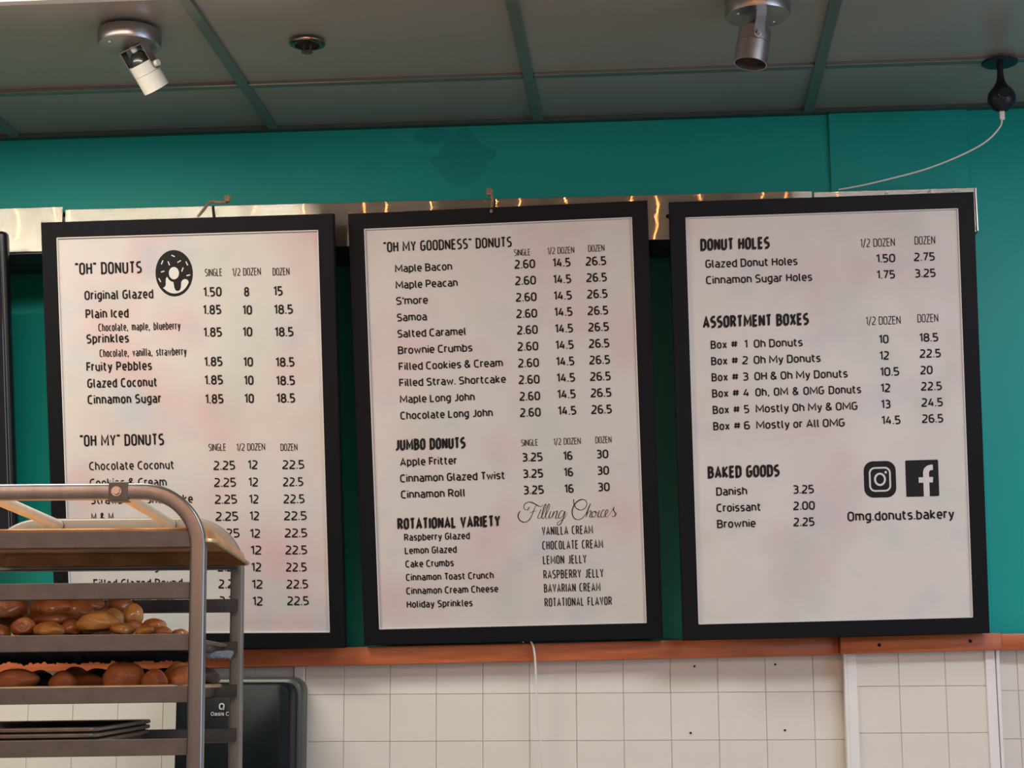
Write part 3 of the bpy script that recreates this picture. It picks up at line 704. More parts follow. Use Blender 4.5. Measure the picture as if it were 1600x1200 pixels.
BOARDS = [(pose(.0033, 1.6810, -.0040, .2170, -.0239, -.0750), 'black framed menu board with a donut drawing, partly behind the pan rack', 1, .95),
          (pose(.7233, 1.6846, .0144, .1872, -.0089, -.0700), 'black framed menu board listing jumbo donuts, with filling choices in script', 2, .75),
          (pose(1.4478, 1.6868, .0176, .1465, .0429, -.1361, .9902), 'black framed menu board listing assortment boxes, with two social media icons', 5, .6)]
YP = .0055; Y1, Y2, Y3 = YP - .0004, YP - .0008, YP - .0012
for i, (mw, lab, seed, amt) in enumerate(BOARDS):
    t = empty('menu_board', mat=mw); tag(t, lab, 'menu board', 'framed menu boards on the wall')
    W_, H_ = BW + 2 * BB, BH + 2 * BB
    for q in (((0, 0), (W_, 0), (W_ - BB, BB), (BB, BB)), ((W_, 0), (W_, H_), (W_ - BB, H_ - BB), (W_ - BB, BB)), ((W_, H_), (0, H_), (BB, H_ - BB), (W_ - BB, H_ - BB)), ((0, H_), (0, 0), (BB, BB), (BB, H_ - BB))):
        bm = new(); a = [bm.verts.new((x, 0, z)) for x, z in q]; b = [bm.verts.new((x, .020, z)) for x, z in q]
        bm.faces.new(a); bm.faces.new(b[::-1])
        for k in range(4): bm.faces.new((a[k], b[k], b[(k + 1) % 4], a[(k + 1) % 4]))
        bmesh.ops.recalc_face_normals(bm, faces=bm.faces)
        es = [e for e in bm.edges if (e.verts[0] in a and e.verts[1] in a and {a.index(e.verts[0]), a.index(e.verts[1])} in ({0, 1}, {2, 3}))]
        bmesh.ops.bevel(bm, geom=es, offset=.0014, segments=2, affect='EDGES')
        obj('frame_side', bm, M['black'], t)
    obj('back_panel', box(new(), .004, W_ - .004, .012, .019, .004, H_ - .004), M['black'], t)
    po = obj('poster', box(new(), BB - .004, BB + BW + .004, YP, YP + .004, BB - .004, BB + BH + .004), paper('poster_paper_%d' % i, seed, amt), t)
    for k, (u0, u1, v0, v1) in enumerate(((0, BW, 0, .0022), (0, BW, BH - .0022, BH), (0, .0022, 0, BH), (BW - .0022, BW, 0, BH))):
        obj('poster_edge', box(new(), BB + u0, BB + u1, YP - .0045, YP, BB + v0, BB + v1), M['paper_white'], t)
    for (f, st, s, lx, lz, w, h) in TEXT:
        if f != i: continue
        bm = new(); bs = new()
        a = [v / 1000 for v in (lx, lz, w, h)]; S_ = STYLE[st]
        if st == 's':
            write(bs, s, *a, y=Y1, dx=-.0016, dz=-.0022, **S_); write(bs, s, *a, y=Y1, dx=-.0007, dz=-.0011, **S_); write(bm, s, *a, y=Y2, **S_)
        else: write(bm, s, *a, y=Y2, **S_)
        obj('printed_line', fix(bm), M['ink'], po)
        if len(bs.faces): obj('line_shadow', fix(bs), M['shade_ink'], po)
        else: bs.free()
    if i == 1:
        bm = new()
        for pts, th in SCRIPT:
            q = spline([(x, y, 0) for x, y in pts], 5) if len(pts) > 2 else [Vector((*p, 0)) for p in pts]
            q2 = [(.3216 + .2006 * (p.x / 1000) - .0075 * p.y / 1000, .3547 - .0064 * p.x / 1000 - .1994 * p.y / 1000) for p in q]
            n = len(q2); hw = [th * .00033 * (.55 + .45 * math.sin(PI * min(1, max(0, k / max(1, n - 1)))) + (.55 if q[min(k + 1, n - 1)].y > q[k].y + 2 else 0)) for k in range(n)]
            ribbon(bm, q2, hw, Y2)
        obj('script_heading', fix(bm), M['ink'], po)
    if i == 0:
        cx, cz, rx, rz = .3080, .8614, .0436, .0528
        X = lambda u: cx + (u - 688) / 390 * rx
        Z = lambda v: cz - (v - 622) / 482 * rz + (0)
        d1 = new(); disc(d1, cx, cz, rx, rz, Y1, 64); obj('donut_drawing', fix(d1), M['ink'], po)
        d2 = new(); disc(d2, X(685), Z(620), 106 / 390 * rx, 128 / 482 * rz, Y2, 32)
        for a, b, c, d in ((645,245,714,280),(465,348,428,430),(570,372,600,455),(765,402,838,360),(942,385,978,466),(880,508,850,592),(415,590,487,572),(945,680,1022,664),(363,718,404,796)):
            ribbon(d2, [(X(a), Z(b)), (X(c), Z(d))], .00125, Y2)
        g1 = [(538,690),(512,730),(508,800),(508,850),(490,895),(445,925)]
        arc = [(690 + 335 * math.cos(math.radians(a)), 622 + 422 * math.sin(math.radians(a))) for a in (132, 122, 112, 102, 92, 82, 72, 62, 52, 42, 34, 28)]
        g2 = [(980,790),(950,758),(910,748),(865,762),(835,800),(826,850),(824,910),(800,975),(755,996),(710,980),(684,930),(676,870),(668,805),(620,790),(575,750)]
        poly(d2, [(X(a), Z(b)) for a, b in g1 + arc + g2], Y2); obj('donut_highlights', fix(d2), M['paper_white'], po)
    if i == 2:
        d1 = new(); cx, cz, w, h = .4508, .3484, .0714, .0815
        poly(d1, rrect(cx, cz, w, h, .021), Y1); fx, fz, fw, fh = .5446, .3482, .0732, .0815
        poly(d1, rrect(fx, fz, fw, fh, .003), Y1); obj('icon_ground', fix(d1), M['ink'], po)
        d2 = new(); ribbon(d2, rrect(cx, cz, w * .63, h * .63, .0115), .0019, Y2, True)
        ribbon(d2, [(cx + w * .155 * math.cos(2 * PI * k / 28), cz + h * .155 * math.sin(2 * PI * k / 28)) for k in range(28)], .0022, Y2, True)
        disc(d2, cx + w * .185, cz + h * .19, .0028, .0030, Y2, 14)
        u = lambda a: fx - fw / 2 + fw * (a - 1163) / 179
        v = lambda b: fz + fh / 2 - fh * (b - 237) / 201
        poly(d2, [(u(a), v(b)) for a, b in ((1258,438),(1258,362),(1233,362),(1233,332),(1258,332),(1258,305),(1264,284),(1280,270),(1300,264),(1312,264),(1312,293),(1300,294),(1292,300),(1290,312),(1290,332),(1312,332),(1309,362),(1290,362),(1290,438))], Y2)
        obj('icon_print', fix(d2), M['paper_white'], po)
# twine ties on top of the boards
for pts, kx, kz, lab in (([(.371, -.291, 2.647), (.374, -.256, 2.672), (.379, -.218, 2.700), (.400, -.212, 2.700), (.416, -.212, 2.701)], .418, 2.703, 'brown twine with a frayed knot over the ledge above the left menu board'),
                    ([(1.036, -.258, 2.648), (1.036, -.228, 2.674), (1.034, -.214, 2.696), (1.030, -.212, 2.699)], 1.028, 2.701, 'short brown twine tie with a small knot over the ledge above the middle menu board')):
    bm = new(); tube(bm, spline(pts, 5), .0036, 7, Vector((1, 0, .1)))
    for k in range(7):
        a = k * .9; tube(bm, [(kx, -.214, kz), (kx + .006 * math.cos(a), -.216, kz + .004 + .006 * abs(math.sin(a))), (kx + .007 * math.cos(a + .5), -.214, kz + .010 + .004 * math.sin(a * 2))], .0021, 5, Vector((0, 1, .2)))
    lathe(bm, [(0, -.006), (.007, -.002), (.0075, .002), (0, .006)], 8, Matrix.Translation((kx, -.214, kz)))
    tag(obj('twine_tie', bm, M['twine'], None, True), lab, 'twine', 'twine ties above the boards')

# display at the left edge
m = Matrix.Translation((-.060, -.195, 1.915)) @ Matrix.Rotation(.155, 4, 'X') @ Matrix.Rotation(-.020, 4, 'Y')
t = empty('wall_display', mat=m); tag(t, 'gloss black upright display with rounded corners at the left edge of the wall', 'display')
obj('casing', box(new(), -.50, 0, 0, .035, 0, .715, .010, 3), M['tvblack'], t, True)
obj('screen', box(new(), -.488, -.012, -.0012, .001, .014, .700, .001, 1), M['lens'], t)
obj('bezel_edge', box(new(), -.0075, -.0052, -.0012, .004, .02, .695), M['dispenser_rim'], t)
obj('bracket', box(new(), -.34, -.16, .035, .16, .30, .45), M['ledge_dark'], t)

# ---------------------------------------------------------------- things on the ceiling
def spotlight(x, y, white, label, tiltdir, length, knob_side):
    t = empty('spotlight', (x, y, ZC)); tag(t, label, 'spotlight', 'spotlights on the ceiling')
    c = obj('canopy', lathe(new(), [(0, 0), (.064, 0), (.0655, -.002), (.0655, -.027), (.0635, -.031), (0, -.0312)], 56), M['nickel'], t, True)
    for a in ((.95, 3.9) if white else (.75, 3.6)): obj('screw', lathe(new(), [(0, -.034), (.003, -.0335), (.0036, -.0312)], 10, Matrix.Translation((.045 * math.cos(a), .045 * math.sin(a), 0))), M['nickel'], c, True)
    d = Vector(tiltdir).normalized(); body = M['lampwhite'] if white else M['nickel']
    s = Vector(knob_side); s = (s - d * s.dot(d)).normalized(); f = d.cross(s)
    top = Vector((0, 0, -.031)) + Vector((d.x, d.y, 0)) * .012; piv = top + d * .040
    R3 = Matrix(((s.x, f.x, d.x, 0), (s.y, f.y, d.y, 0), (s.z, f.z, d.z, 0), (0, 0, 0, 1)))
    MT = Matrix.Translation(top) @ R3
    def lb(name, bm, m, sm=False, parent=t):
        bmesh.ops.transform(bm, matrix=MT, verts=bm.verts); return obj(name, bm, m, parent, sm)
    r = .0285 if white else .0330; w = r + .002
    bm = new(); box(bm, -w, w, -.010, .010, -.001, .001)
    for sg in ((-1, 1) if white else (1,)):
        box(bm, sg * w - .001, sg * w + .001, -.010, .010, 0, .050); cyl(bm, (sg * (w - .001), 0, .050), (sg * (w + .001), 0, .050), .010, seg=20)
    if not white: box(bm, -.012, .012, -.011, .011, -.004, .014)
    lb('yoke', bm, M['nickel'])
    z0 = .022 if white else .020
    cy = .5 * length
    lb('lamp_can', lathe(new(), [(r - .003, z0 + .016), (r, z0 + .014), (r, z0 + cy), (r - .0015, z0 + cy + .001), (r, z0 + cy + .002), (r, z0 + length), (r - .002, z0 + length), (r - .003, z0 + .022)] if white else
                        [(0, z0), (r * .62, z0), (r * .93, z0 + .008), (r, z0 + .016), (r, z0 + .038), (r - .0018, z0 + .0385), (r - .0018, z0 + .0397), (r, z0 + .0402), (r, z0 + length), (r - .002, z0 + length), (r - .003, z0 + .03), (0, z0 + .03)], 44), body, True)
    if white:
        lb('bulb', lathe(new(), [(0, z0 - .012), (.010, z0 - .010), (.020, z0 + .000), (.0255, z0 + .014), (.0255, z0 + .030), (0, z0 + .034)], 32), M['bulbblack'], True)
        lb('socket', lathe(new(), [(0, -.002), (.0065, -.002), (.0075, .004), (.006, z0 - .008), (0, z0 - .006)], 16), M['lampwhite'], True)
    else:
        lb('bulb', lathe(new(), [(0, z0 + .032), (.018, z0 + .034), (.0225, z0 + .048), (.020, z0 + .052), (0, z0 + .046)], 28), M['bulbblack'], True)
    k = cyl(new(), (w, 0, .050), (w + .009, 0, .050), .0072 if white else .0055, .0066 if white else .005, 20); lb('knob', k, body, True)
spotlight(.320, -.684, True, 'white can spotlight with its dark bulb back showing, on a round nickel ceiling canopy', (.50, .60, -.95), .076, (1, -.55, .15))
spotlight(1.618, -.722, False, 'brushed nickel can spotlight hanging from a round canopy at the top right', (-.16, -.06, -1), .083, (.25, -1, .1))
t = empty('fire_sprinkler', (.675, -.583, ZC)); tag(t, 'recessed ceiling sprinkler head in a round metal ring', 'sprinkler')
obj('ring', lathe(new(), [(.026, -.0005), (.0262, -.0048), (.0285, -.0056), (.038, -.0025), (.0385, 0), (.026, 0)], 48), M['chrome'], t, True)
obj('cup', lathe(new(), [(.0262, -.0012), (.015, -.0008), (0, -.0008)], 40), M['hole'], t, True)  # flat black disc, the shade of the recess put into its colour
bm = new()
for sg in (-1, 1): tube(bm, [(sg * .006, 0, -.002), (sg * .008, 0, -.010), (sg * .002, 0, -.020)], .0018, 8, Vector((0, 1, 0)))
obj('frame_arms', bm, M['alu_dark'], t, True)
bm = lathe(new(), [(0, -.0245), (.004, -.024), (.0045, -.021), (.0125, -.0205), (.0125, -.0192), (0, -.019)], 24)
obj('deflector', bm, M['alu_dark'], t, True)
# ceiling camera
kx, ky = 2.168, -.322
t = empty('security_camera', (kx, ky, ZC)); tag(t, 'small black ball camera hanging from the ceiling on a round base, at the right', 'camera')
obj('base', lathe(new(), [(0, 0), (.039, 0), (.0395, -.002), (.037, -.0045), (.012, -.006), (0, -.006)], 44), M['camnavy'], t, True)
obj('neck', lathe(new(), [(.0072, -.004), (.0068, -.022), (.0078, -.036), (.0105, -.047), (.0165, -.057), (.010, -.064)], 24), M['camnavy'], t, True)
bl = obj('camera_ball', lathe(new(), [(.0305 * math.sin(a * PI / 18), -.084 + .0305 * math.cos(a * PI / 18)) for a in range(19)], 36), M['camnavy'], t, True)
bm = lathe(new(), [(0, -.0315), (.012, -.0305), (.0135, -.029), (.0135, -.020)], 24, Matrix.Translation((0, 0, -.086)) @ Matrix.Rotation(-1.75, 4, 'X')); obj('lens', bm, M['lens'], t, True)
t = empty('camera_cable', (kx - .001, ky, ZC - .115)); tag(t, 'white cable curving from the ceiling camera down to the steel ledge', 'cable')
o = obj('plug', box(new(), -.0055, .0055, -.004, .004, -.018, .002, .002, 2), M['cable'], t, True)
P_ = [(0, 0, -.016), (-.006, .004, -.034), (-.034, .020, -.060), (-.085, .045, -.082), (-.160, .075, -.103), (-.240, .098, -.117), (-.300, .112, -.126), (-.348, .115, -.1325)]
obj('lead', tube(new(), spline(P_, 8), .0018, 8), M['cable'], t, True)
# cable under the middle board
P_ = [(1.085, -.052, 1.690), (1.092, -.057, 1.6965), (1.101, -.060, 1.694), (1.108, -.060, 1.683), (1.112, -.057, 1.665), (1.1135, -.052, 1.640), (1.1145, -.047, 1.60), (1.1155, -.044, 1.56), (1.115, -.040, 1.52), (1.121, -.038, 1.48), (1.126, -.036, 1.43), (1.130, -.03, 1.36), (1.131, -.02, 1.25), (1.13, -.012, 1.0), (1.13, -.010, .4)]
tag(obj('hanging_cable', tube(new(), spline(P_, 6), .0024, 8, Vector((.1, 1, 0))), M['cable'], None, True), 'thin white cable hanging over the wooden rail under the middle menu board', 'cable')

# ---------------------------------------------------------------- paper towel dispenser
t = empty('towel_dispenser', (.436, -.008, 1.22)); tag(t, 'black smoked plastic paper towel dispenser under the left menu board', 'dispenser')
W2 = .145
def shell(w, h, d, z0, rc, name, m, y0=0.0):
    bm = new(); sect = []
    prof = [(0, 1.0), (.55, 1.0), (.80, .985), (.93, .95), (1.0, .88)]
    rings = []
    for f, s in prof:
        pts = rsect(2 * w - (1 - s) * .12, h - (1 - s) * .12, rc, 6)
        rings.append([bm.verts.new((a, y0 - d * f, z0 + h / 2 + b)) for a, b in pts])
    n = len(rings[0])
    for a, b in zip(rings, rings[1:]):
        for k in range(n): bm.faces.new((a[k], b[k], b[(k + 1) % n], a[(k + 1) % n]))
    bm.faces.new(rings[0]); bm.faces.new(rings[-1][::-1])
    bmesh.ops.recalc_face_normals(bm, faces=bm.faces)
    return obj(name, bm, m, t, True, 1.2)
shell(W2, .395, .055, 0.0, .030, 'housing', M['dispenser_rim'])
shell(W2 - .012, .375, .075, .008, .026, 'cover', M['dispenser'], -.055)
obj('window', box(new(), -W2 + .016, W2 - .016, -.1318, -.129, .010, .165, .001, 1), M['dispenser_low'], t)
bm = new(); write(bm, 'Q', -.030, .322, .013, .015, t=.2, gap=.1, R=.3, y=-.1324); write(bm, 'Oasis Cre', -.048, .309, .054, .0085, t=.16, gap=.12, R=.3, y=-.1324); obj('brand_print', fix(bm), M['paper_white'], t)

# ---------------------------------------------------------------- sheet pan rack and what it carries (rack local axes: x along the pans, y away, z up from the first runner)
RM = Matrix.Translation((.6237, -1.1337, 1.8515)) @ Matrix.Rotation(.1316, 4, 'Z') @ Matrix.Rotation(.0098, 4, 'X') @ Matrix.Rotation(-.0074, 4, 'Y')
RW, RD, PW, SP, RH, TOP = .54, .66, .0314, .0879, .0278, .0825
t = empty('pan_rack', mat=RM); tag(t, 'aluminium sheet pan rack with rounded top corners standing in front at the lower left', 'rack')
BOT = -1.72
def hoop(v, m, name):
    r = .098; x1, x0, zt = -PW / 2, -RW + PW / 2, TOP - .013
    P_ = [(x1, v, BOT), (x1, v, -.9), (x1, v, zt - r)]
    P_ += [(x1 - r + r * math.cos(a), v, zt - r + r * math.sin(a)) for a in [k * PI / 2 / 14 for k in range(1, 15)]]
    P_ += [(x0 + r, v, zt)] + [(x0 + r - r * math.sin(a), v, zt - r + r * math.cos(a)) for a in [k * PI / 2 / 14 for k in range(1, 15)]]
    P_ += [(x0, v, -.9), (x0, v, BOT)]
    bm = sweep(new(), P_, rsect(.0268, PW, .005, 3), Vector((0, 1, 0)))
    return obj(name, bm, m, t, True)
def hoop2(v, m):
    o = hoop(v, m, 'end_frame')
    return o
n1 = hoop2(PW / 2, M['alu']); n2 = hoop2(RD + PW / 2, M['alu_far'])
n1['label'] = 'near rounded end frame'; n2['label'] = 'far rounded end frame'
def angle(y0, sg, z, m):
    # L section: upright face plus an inward flange at its foot
    bm = new(); box(bm, -RW + PW * .55, -PW * .9 if sg > 0 else -.012, y0, y0 + sg * .0028, z - RH, z, .0008, 1)
    box(bm, -RW + PW * .55, -PW * .9 if sg > 0 else -.012, y0 + sg * .0028, y0 + sg * .034, z - RH, z - RH + .0024)
    return obj('runner', bm, m, t)
for k in range(18):
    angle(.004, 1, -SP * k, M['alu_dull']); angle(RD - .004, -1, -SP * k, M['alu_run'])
for x in (-.153, -.385):
    s = obj('cross_strut', cyl(new(), (x, PW * .8, TOP - .014), (x, RD + PW * .2, TOP - .014), .0108, seg=24), M['alu_light'], t, True)
    obj('strut_collar', cyl(new(), (x, RD - .004, TOP - .014), (x, RD - .001, TOP - .014), .0114, seg=24), M['alu_dark'], s)
    b = new(); box(b, x - .0165, x + .0165, -.0022, .0005, TOP - .0305, TOP + .0028, .0012, 1); box(b, x - .0165, x + .0165, -.0005, PW + .002, TOP + .0006, TOP + .0028, .0008, 1); box(b, x - .0165, x + .0165, -.0005, PW + .002, TOP - .0305, TOP - .0283, .0008, 1)
    c = obj('clamp', b, M['alu_dull'], t)
    bm = new(); cyl(bm, (x - .003, -.0022, TOP - .0140), (x - .003, -.0075, TOP - .0140), .0066, .0060, 6); cyl(bm, (x - .003, -.0022, TOP - .0140), (x - .003, -.0034, TOP - .0140), .0086, seg=20)
    obj('bolt', bm, M['nickel'], c)
for y in (PW / 2, RD + PW / 2):
    obj('foot_bar', box(new(), -RW + PW, -PW, y - .012, y + .012, BOT + .02, BOT + .045), M['alu_dull'], t)
    for x in (-PW / 2, -RW + PW / 2):
        bm = new(); cyl(bm, (x - .012, y, BOT - .070), (x + .012, y, BOT - .070), .058, seg=24); box(bm, x - .018, x + .018, y - .02, y + .02, BOT - .02, BOT + .004)
        obj('caster', bm, M['alu_dark'], t)
for x in (-PW / 2, -RW + PW / 2): obj('side_bar', box(new(), x - .012, x + .012, PW, RD, BOT + .02, BOT + .045), M['alu_dull'], t)

def sheet_pan(name, label, u0, u1, v0, v1, zrim, m, min_, flip=False, depth=.024, group='baking pans on the rack'):
    cu, cv = (u0 + u1) / 2, (v0 + v1) / 2
    e = empty(name, mat=RM @ Matrix.Translation((cu, cv, zrim)) @ (Matrix.Rotation(PI, 4, 'X') if flip else Matrix())); tag(e, label, 'baking pan', group)
    w, d = u1 - u0, v1 - v0
    def loop(bm, ins, z, r):
        return [bm.verts.new((a, b, z)) for a, b in rsect(w - 2 * ins, d - 2 * ins, max(r - ins * .5, .004), 5)]
    def skin(bm, L_):
        for a, b in zip(L_, L_[1:]):
            n = len(a)
            for k in range(n): bm.faces.new((a[k], a[(k + 1) % n], b[(k + 1) % n], b[k]))
    bm = new(); L_ = [loop(bm, i, z, .022) for i, z in ((.0065, -.001), (.0135, -depth + .004), (.0165, -depth + .0012))]
    skin(bm, L_); bm.faces.new(L_[-1]); bmesh.ops.recalc_face_normals(bm, faces=bm.faces)
    L2 = [loop(bm, i, z, .022) for i, z in ((.0065, -.001), (.0125, -depth + .003), (.0165, -depth))]
    skin(bm, L2); bm.faces.new(L2[-1][::-1])
    obj('tray_body', bm, min_, e, True)
    bm = new(); ring = [(.0075, -.0005), (.0055, .0008), (.0025, .0010), (.0004, -.0006), (0, -.0032), (.001, -.0058), (.0035, -.0068), (.0062, -.0056), (.007, -.0025)]
    L_ = [loop(bm, i, z, .022) for i, z in ring]; skin(bm, L_ + [L_[0]]); bmesh.ops.recalc_face_normals(bm, faces=bm.faces)
    obj('rolled_rim', bm, m, e, True); return e
ZF = lambda k: -SP * k - RH + .0026           # top of the flange of runner k
sheet_pan('baking_pan', 'tan upside-down baking pan on the top runners of the rack', -.497, .014, .008, .650, ZF(0) + .0062, M['pan'], M['pan_in'], True, .026)
sheet_pan('baking_pan', 'baking pan on the third runners of the rack, heaped with glazed pastries', -.520, -.030, .008, .650, ZF(2) + .0200, M['pan_grey'], M['pan_dark'], depth=.0190)
sheet_pan('baking_pan', 'dark baking pan on the fourth runners, holding the brown buns', -.520, -.040, .008, .650, ZF(3) + .0270, M['pan'], M['pan_dark'], depth=.026)
for k, lab in enumerate(('lowest empty baking pan of the stack of three on the fifth runners', 'middle empty baking pan of the stack of three on the fifth runners', 'top empty baking pan of the stack of three on the fifth runners')):
    sheet_pan('baking_pan', lab, -.650 + .002 * k, -.183 + .001 * k, .006, .640, ZF(4) + .0255 + .0100 * k, M['pan_grey'], M['pan_dark'], depth=.0245)
# pastries
def blob(seed, kind):
    rnd = random.Random(seed); bm = new(); bmesh.ops.create_icosphere(bm, subdivisions=4, radius=1.0)
    ph = [rnd.uniform(0, 6.28) for _ in range(9)]
    for v in bm.verts:
        x, y, z = v.co; r = 1.0
        r += .07 * math.sin(2.3 * x + ph[0]) * math.sin(2.9 * y + ph[1]) + .06 * math.sin(4.1 * z + ph[2]) * math.sin(3.3 * x + ph[3]) + .03 * math.sin(7 * y + ph[4]) * math.sin(6 * x + ph[5])
        if kind == 'fold':      # a crease running along the roll
            a = math.atan2(z, y); r -= .16 * math.exp(-((a - 1.9 + .5 * x) / .22) ** 2); r += .06 * math.exp(-((a - 1.45 + .5 * x) / .25) ** 2)
        if kind == 'curl':
            a = math.atan2(z - .15, x - .2); q = math.hypot(z - .15, x - .2)
            if y < 0: r -= .16 * math.exp(-((q - .38 - .12 * a / PI) / .10) ** 2); r += .08 * math.exp(-((q - .56 - .12 * a / PI) / .12) ** 2)
        if kind == 'bun': r *= 1 + .07 * max(0, 1 - abs(x) * 2.2) * max(z, 0)
        v.co = Vector((x, y, z)) * r
        if z < -.55: v.co.z = -.55 - (-.55 - v.co.z) * .25
    bm.normal_update(); me = bpy.data.meshes.new('pastry'); bm.to_mesh(me); bm.free()
    for p in me.polygons: p.use_smooth = True
    return me
def variants(kinds, m):
    out = []
    for k, kd in enumerate(kinds): me = blob(k * 7 + len(m.name), kd); me.materials.append(m); out.append(me)
    return out
VA = variants(['fold', 'plain', 'fold', 'plain'], M['glazeA']); VB = variants(['plain', 'fold', 'plain'], M['glazeB']); VC = variants(['curl'], M['glazeA']); VD = variants(['bun', 'plain', 'bun', 'fold'], M['bun'])
VK = variants(['plain', 'bun'], M['dark_bun'])
PILE = [
    (-0.376, 0.160, -0.122, 0.0275, 0.0275, 'A'),
    (-0.369, 0.060, -0.173, 0.0221, 0.0177, 'A'),
    (-0.326, 0.070, -0.161, 0.0189, 0.0167, 'C'),
    (-0.279, 0.060, -0.166, 0.0266, 0.0133, 'B'),
    (-0.288, 0.160, -0.124, 0.0287, 0.0183, 'A'),
    (-0.333, 0.240, -0.122, 0.0211, 0.0188, 'A'),
    (-0.282, 0.120, -0.145, 0.0351, 0.0136, 'A'),
    (-0.249, 0.170, -0.132, 0.0230, 0.0230, 'A'),
    (-0.198, 0.070, -0.154, 0.0323, 0.0189, 'B'),
    (-0.248, 0.100, -0.162, 0.0169, 0.0146, 'A'),
    (-0.246, 0.260, -0.115, 0.0237, 0.0142, 'A'),
    (-0.298, 0.320, -0.112, 0.0241, 0.0144, 'A'),
    (-0.180, 0.130, -0.146, 0.0170, 0.0182, 'B'),
    (-0.152, 0.060, -0.166, 0.0189, 0.0111, 'B'),
    (-0.196, 0.300, -0.114, 0.0228, 0.0156, 'A'),
    (-0.157, 0.200, -0.137, 0.0186, 0.0198, 'B'),
    (-0.140, 0.100, -0.161, 0.0158, 0.0113, 'A'),
    (-0.105, 0.100, -0.161, 0.0214, 0.0135, 'A'),
    (-0.112, 0.050, -0.169, 0.0155, 0.0089, 'B'),
    (-0.084, 0.070, -0.171, 0.0145, 0.0089, 'A'),
    (-0.055, 0.090, -0.174, 0.0146, 0.0079, 'A'),
    (-0.381, 0.300, -0.123, 0.0215, 0.0167, 'A'),
    (-0.416, 0.150, -0.139, 0.0285, 0.0251, 'A'),
    (-0.453, 0.350, -0.108, 0.0303, 0.0218, 'A'),
    (-0.051, 0.400, -0.190, 0.0098, 0.0086, 'A'),
    (-0.132, 0.300, -0.167, 0.0191, 0.0108, 'A'),
    (-0.239, 0.400, -0.120, 0.0197, 0.0148, 'A'),
    (-0.431, 0.080, -0.164, 0.0245, 0.0200, 'B'),
    (-0.379, 0.200, -0.149, 0.0255, 0.0162, 'A'),
    (-0.340, 0.220, -0.146, 0.0233, 0.0151, 'A'),
    (-0.283, 0.220, -0.142, 0.0233, 0.0163, 'A'),
    (-0.402, 0.100, -0.169, 0.0224, 0.0157, 'A'),
    (-0.326, 0.130, -0.169, 0.0159, 0.0102, 'A'),
    (-0.238, 0.200, -0.161, 0.0162, 0.0116, 'A'),
]
BUNS = [
    (-0.342, 0.080, -0.252, 0.0400, 0.0178, 'D'),
    (-0.411, 0.080, -0.248, 0.0266, 0.0188, 'D'),
    (-0.258, 0.100, -0.255, 0.0224, 0.0179, 'D'),
    (-0.240, 0.160, -0.253, 0.0342, 0.0160, 'D'),
    (-0.287, 0.350, -0.243, 0.0241, 0.0145, 'D'),
    (-0.152, 0.070, -0.250, 0.0333, 0.0266, 'D'),
    (-0.094, 0.060, -0.255, 0.0199, 0.0188, 'D'),
    (-0.058, 0.120, -0.253, 0.0339, 0.0260, 'D'),
    (-0.367, 0.420, -0.251, 0.0221, 0.0172, 'D'),
    (-0.167, 0.400, -0.246, 0.0245, 0.0147, 'D'),
    (-0.272, 0.500, -0.245, 0.0252, 0.0151, 'D'),
]
ORD = ['first', 'second', 'third', 'fourth', 'fifth', 'sixth', 'seventh', 'eighth', 'ninth', 'tenth', 'eleventh', 'twelfth']
def bake(lst, name, VV, group, zfl, labf):
    vis = sorted([p for p in lst], key=lambda p: p[0]); idx = {id(p): k for k, p in enumerate(vis)}
    front = [p for p in vis if p[1] < .15]; mid = [p for p in vis if p[1] >= .15]
    for n, p in enumerate(lst):
        x, y, z, rx, rz, mm = p; V_ = VV[mm]; me = V_[n % len(V_)]
        o = bpy.data.objects.new(name, me); COL.objects.link(o)
        ry = min(rx, .030) * random.uniform(.9, 1.1)
        o.matrix_world = RM @ Matrix.Translation((x, y + ry * .5, z)) @ Matrix.Rotation(random.uniform(-.35, .35) if mm != 'C' else 0, 4, 'Z') @ Matrix.Rotation(random.uniform(-.12, .12), 4, 'Y') @ Matrix.Diagonal((rx * 1.08, ry * 1.05, rz * 1.1, 1))
        a, rk = (front.index(p), 'front') if p in front else (mid.index(p), 'back')
        tag(o, labf(a, rk, len(front if rk == 'front' else mid), mm), 'pastry' if mm != 'D' else 'bun', group)
CW = {'A': 'reddish brown glazed pastry', 'B': 'golden glazed pastry', 'C': 'glazed roll with a curled seam', 'D': 'brown bun'}
nth = lambda a: (ORD[a] if a < len(ORD) else '%dth' % (a + 1))
bake(PILE, 'glazed_pastry', {'A': VA, 'B': VB, 'C': VC}, 'glazed pastries heaped on the third runners', ZF(2), lambda a, r, n, mm: '%s, %s from left in the heap\'s %s row' % (CW[mm], nth(a), r))
fill = []
rnd = random.Random(3)
for k in range(14):
    x = -.50 + .43 * ((k * .381) % 1); y = .13 + .45 * ((k * .617) % 1); hmax = .040 * max(0, min(1, (-.06 - x) / .2))
    for lay in (0, 1):
        if lay and hmax < .02: continue
        me = (VA + VB)[(k + lay * 3) % 7]; o = bpy.data.objects.new('glazed_pastry', me); COL.objects.link(o); r = rnd.uniform(.018, .026)
        o.matrix_world = RM @ Matrix.Translation((x + .012 * lay, y, ZF(2) + .013 + .020 * lay)) @ Matrix.Rotation(rnd.uniform(0, 3), 4, 'Z') @ Matrix.Diagonal((r * 1.15, r, .013, 1))
        tag(o, 'glazed pastry buried in the middle of the heap on the third runners', 'pastry', 'pastries buried in the heap')
bake(BUNS, 'brown_bun', {'D': VD}, 'brown buns on the fourth runners', ZF(3), lambda a, r, n, mm: 'brown bun on the fourth runners, %s from the left in the %s row' % (nth(a), r))
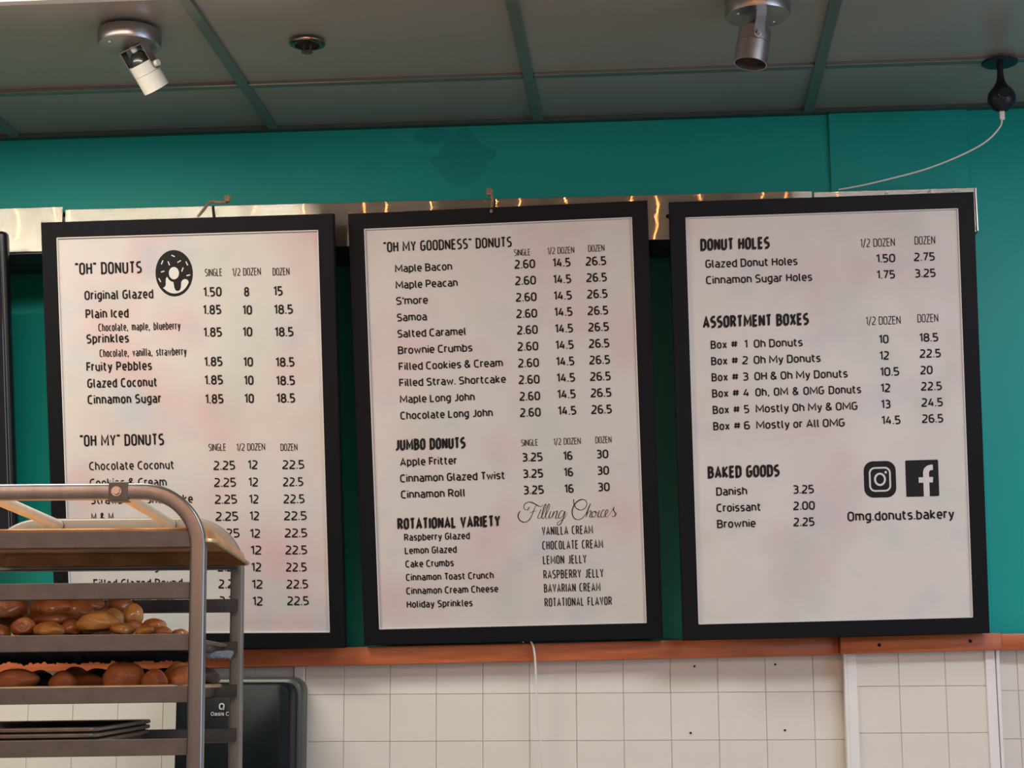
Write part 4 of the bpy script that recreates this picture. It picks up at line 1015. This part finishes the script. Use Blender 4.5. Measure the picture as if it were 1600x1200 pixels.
for k in range(15):
    o = bpy.data.objects.new('dark_bun', VK[k % 2]); COL.objects.link(o)
    o.matrix_world = RM @ Matrix.Translation((-.50 + .062 * (k % 8) + .03 * (k > 7), .47 + .02 * (k % 2) - .17 * (k > 7), ZF(3) + .035 - .004 * (k > 7) + .0008 * (k % 8))) @ Matrix.Rotation(k, 4, 'Z') @ Matrix.Diagonal((.038, .036, .020, 1))
    tag(o, 'dark chocolate bun on the fourth runners, %s from left in the %s dark row' % (nth(k % 8), 'nearer' if k > 7 else 'farther'), 'bun', 'dark buns at the back of the fourth runners')
# ragged crumb-covered sheet hanging under the third runners
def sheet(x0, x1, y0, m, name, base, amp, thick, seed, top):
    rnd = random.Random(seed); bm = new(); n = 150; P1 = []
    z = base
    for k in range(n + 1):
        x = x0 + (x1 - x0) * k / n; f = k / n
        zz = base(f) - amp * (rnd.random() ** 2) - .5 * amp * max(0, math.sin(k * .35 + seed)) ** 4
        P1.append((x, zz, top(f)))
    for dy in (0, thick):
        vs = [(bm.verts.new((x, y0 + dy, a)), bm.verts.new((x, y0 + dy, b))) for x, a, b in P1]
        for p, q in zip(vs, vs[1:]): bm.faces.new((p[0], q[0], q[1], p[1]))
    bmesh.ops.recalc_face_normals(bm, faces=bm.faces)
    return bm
t2 = empty('crumb_sheet', mat=RM); tag(t2, 'ragged dark crumb-covered sheet hanging below the pastry pan, pale at its right end', 'baking sheet')
ZU = -2 * SP - RH
bm = new(); 
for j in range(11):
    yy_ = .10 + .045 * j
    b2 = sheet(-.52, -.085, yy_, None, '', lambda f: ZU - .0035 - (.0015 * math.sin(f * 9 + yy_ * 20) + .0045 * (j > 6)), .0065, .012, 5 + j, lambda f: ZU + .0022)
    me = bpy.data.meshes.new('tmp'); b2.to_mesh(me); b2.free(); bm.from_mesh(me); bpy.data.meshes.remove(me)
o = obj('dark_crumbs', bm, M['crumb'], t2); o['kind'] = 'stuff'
bm = new()
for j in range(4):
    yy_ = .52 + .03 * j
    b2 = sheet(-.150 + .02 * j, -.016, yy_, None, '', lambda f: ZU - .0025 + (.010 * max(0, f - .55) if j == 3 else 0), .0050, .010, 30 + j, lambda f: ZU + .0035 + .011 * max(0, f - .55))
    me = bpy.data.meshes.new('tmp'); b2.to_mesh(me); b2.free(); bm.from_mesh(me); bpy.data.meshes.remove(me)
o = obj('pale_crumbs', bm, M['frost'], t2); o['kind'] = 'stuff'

# ---------------------------------------------------------------- amber pendant bulbs over the shop floor (their reflections streak the steel ledge)
def mirror_x(xs, y): d = -y - .21; return (xs * (3.95 + d) - 1.40 * d) / 3.95       # where a lamp hangs whose reflection falls at xs on the ledge
BULBS = [(mirror_x(xs, y), y) for xs, y in ((-.055, -4.6), (.035, -4.9), (.068, -4.6), (.50, -4.9), (.615, -4.6), (.748, -4.9), (.797, -4.6), (.903, -4.9), (1.050, -4.6), (1.105, -4.9), (1.203, -4.6), (1.352, -4.9), (1.408, -4.5), (1.513, -4.9), (1.64, -4.6), (1.688, -4.9), (1.81, -4.6))]
for k, (x, y) in enumerate(BULBS):
    t = empty('pendant_lamp', (x, y, ZC)); tag(t, 'amber tubular pendant lamp over the shop floor, %s from the left' % nth(sorted(BULBS).index((x, y))), 'pendant lamp', 'amber pendant lamps')
    obj('cord', cyl(new(), (0, 0, 0), (0, 0, -.08), .003, seg=8), M['black'], t)
    obj('lamp_holder', cyl(new(), (0, 0, -.08), (0, 0, -.12), .012, seg=14), M['black'], t, True)
    obj('tube_bulb', cyl(new(), (0, 0, -.12), (0, 0, -.48), .0015, seg=8), M['bulb'], t, True)
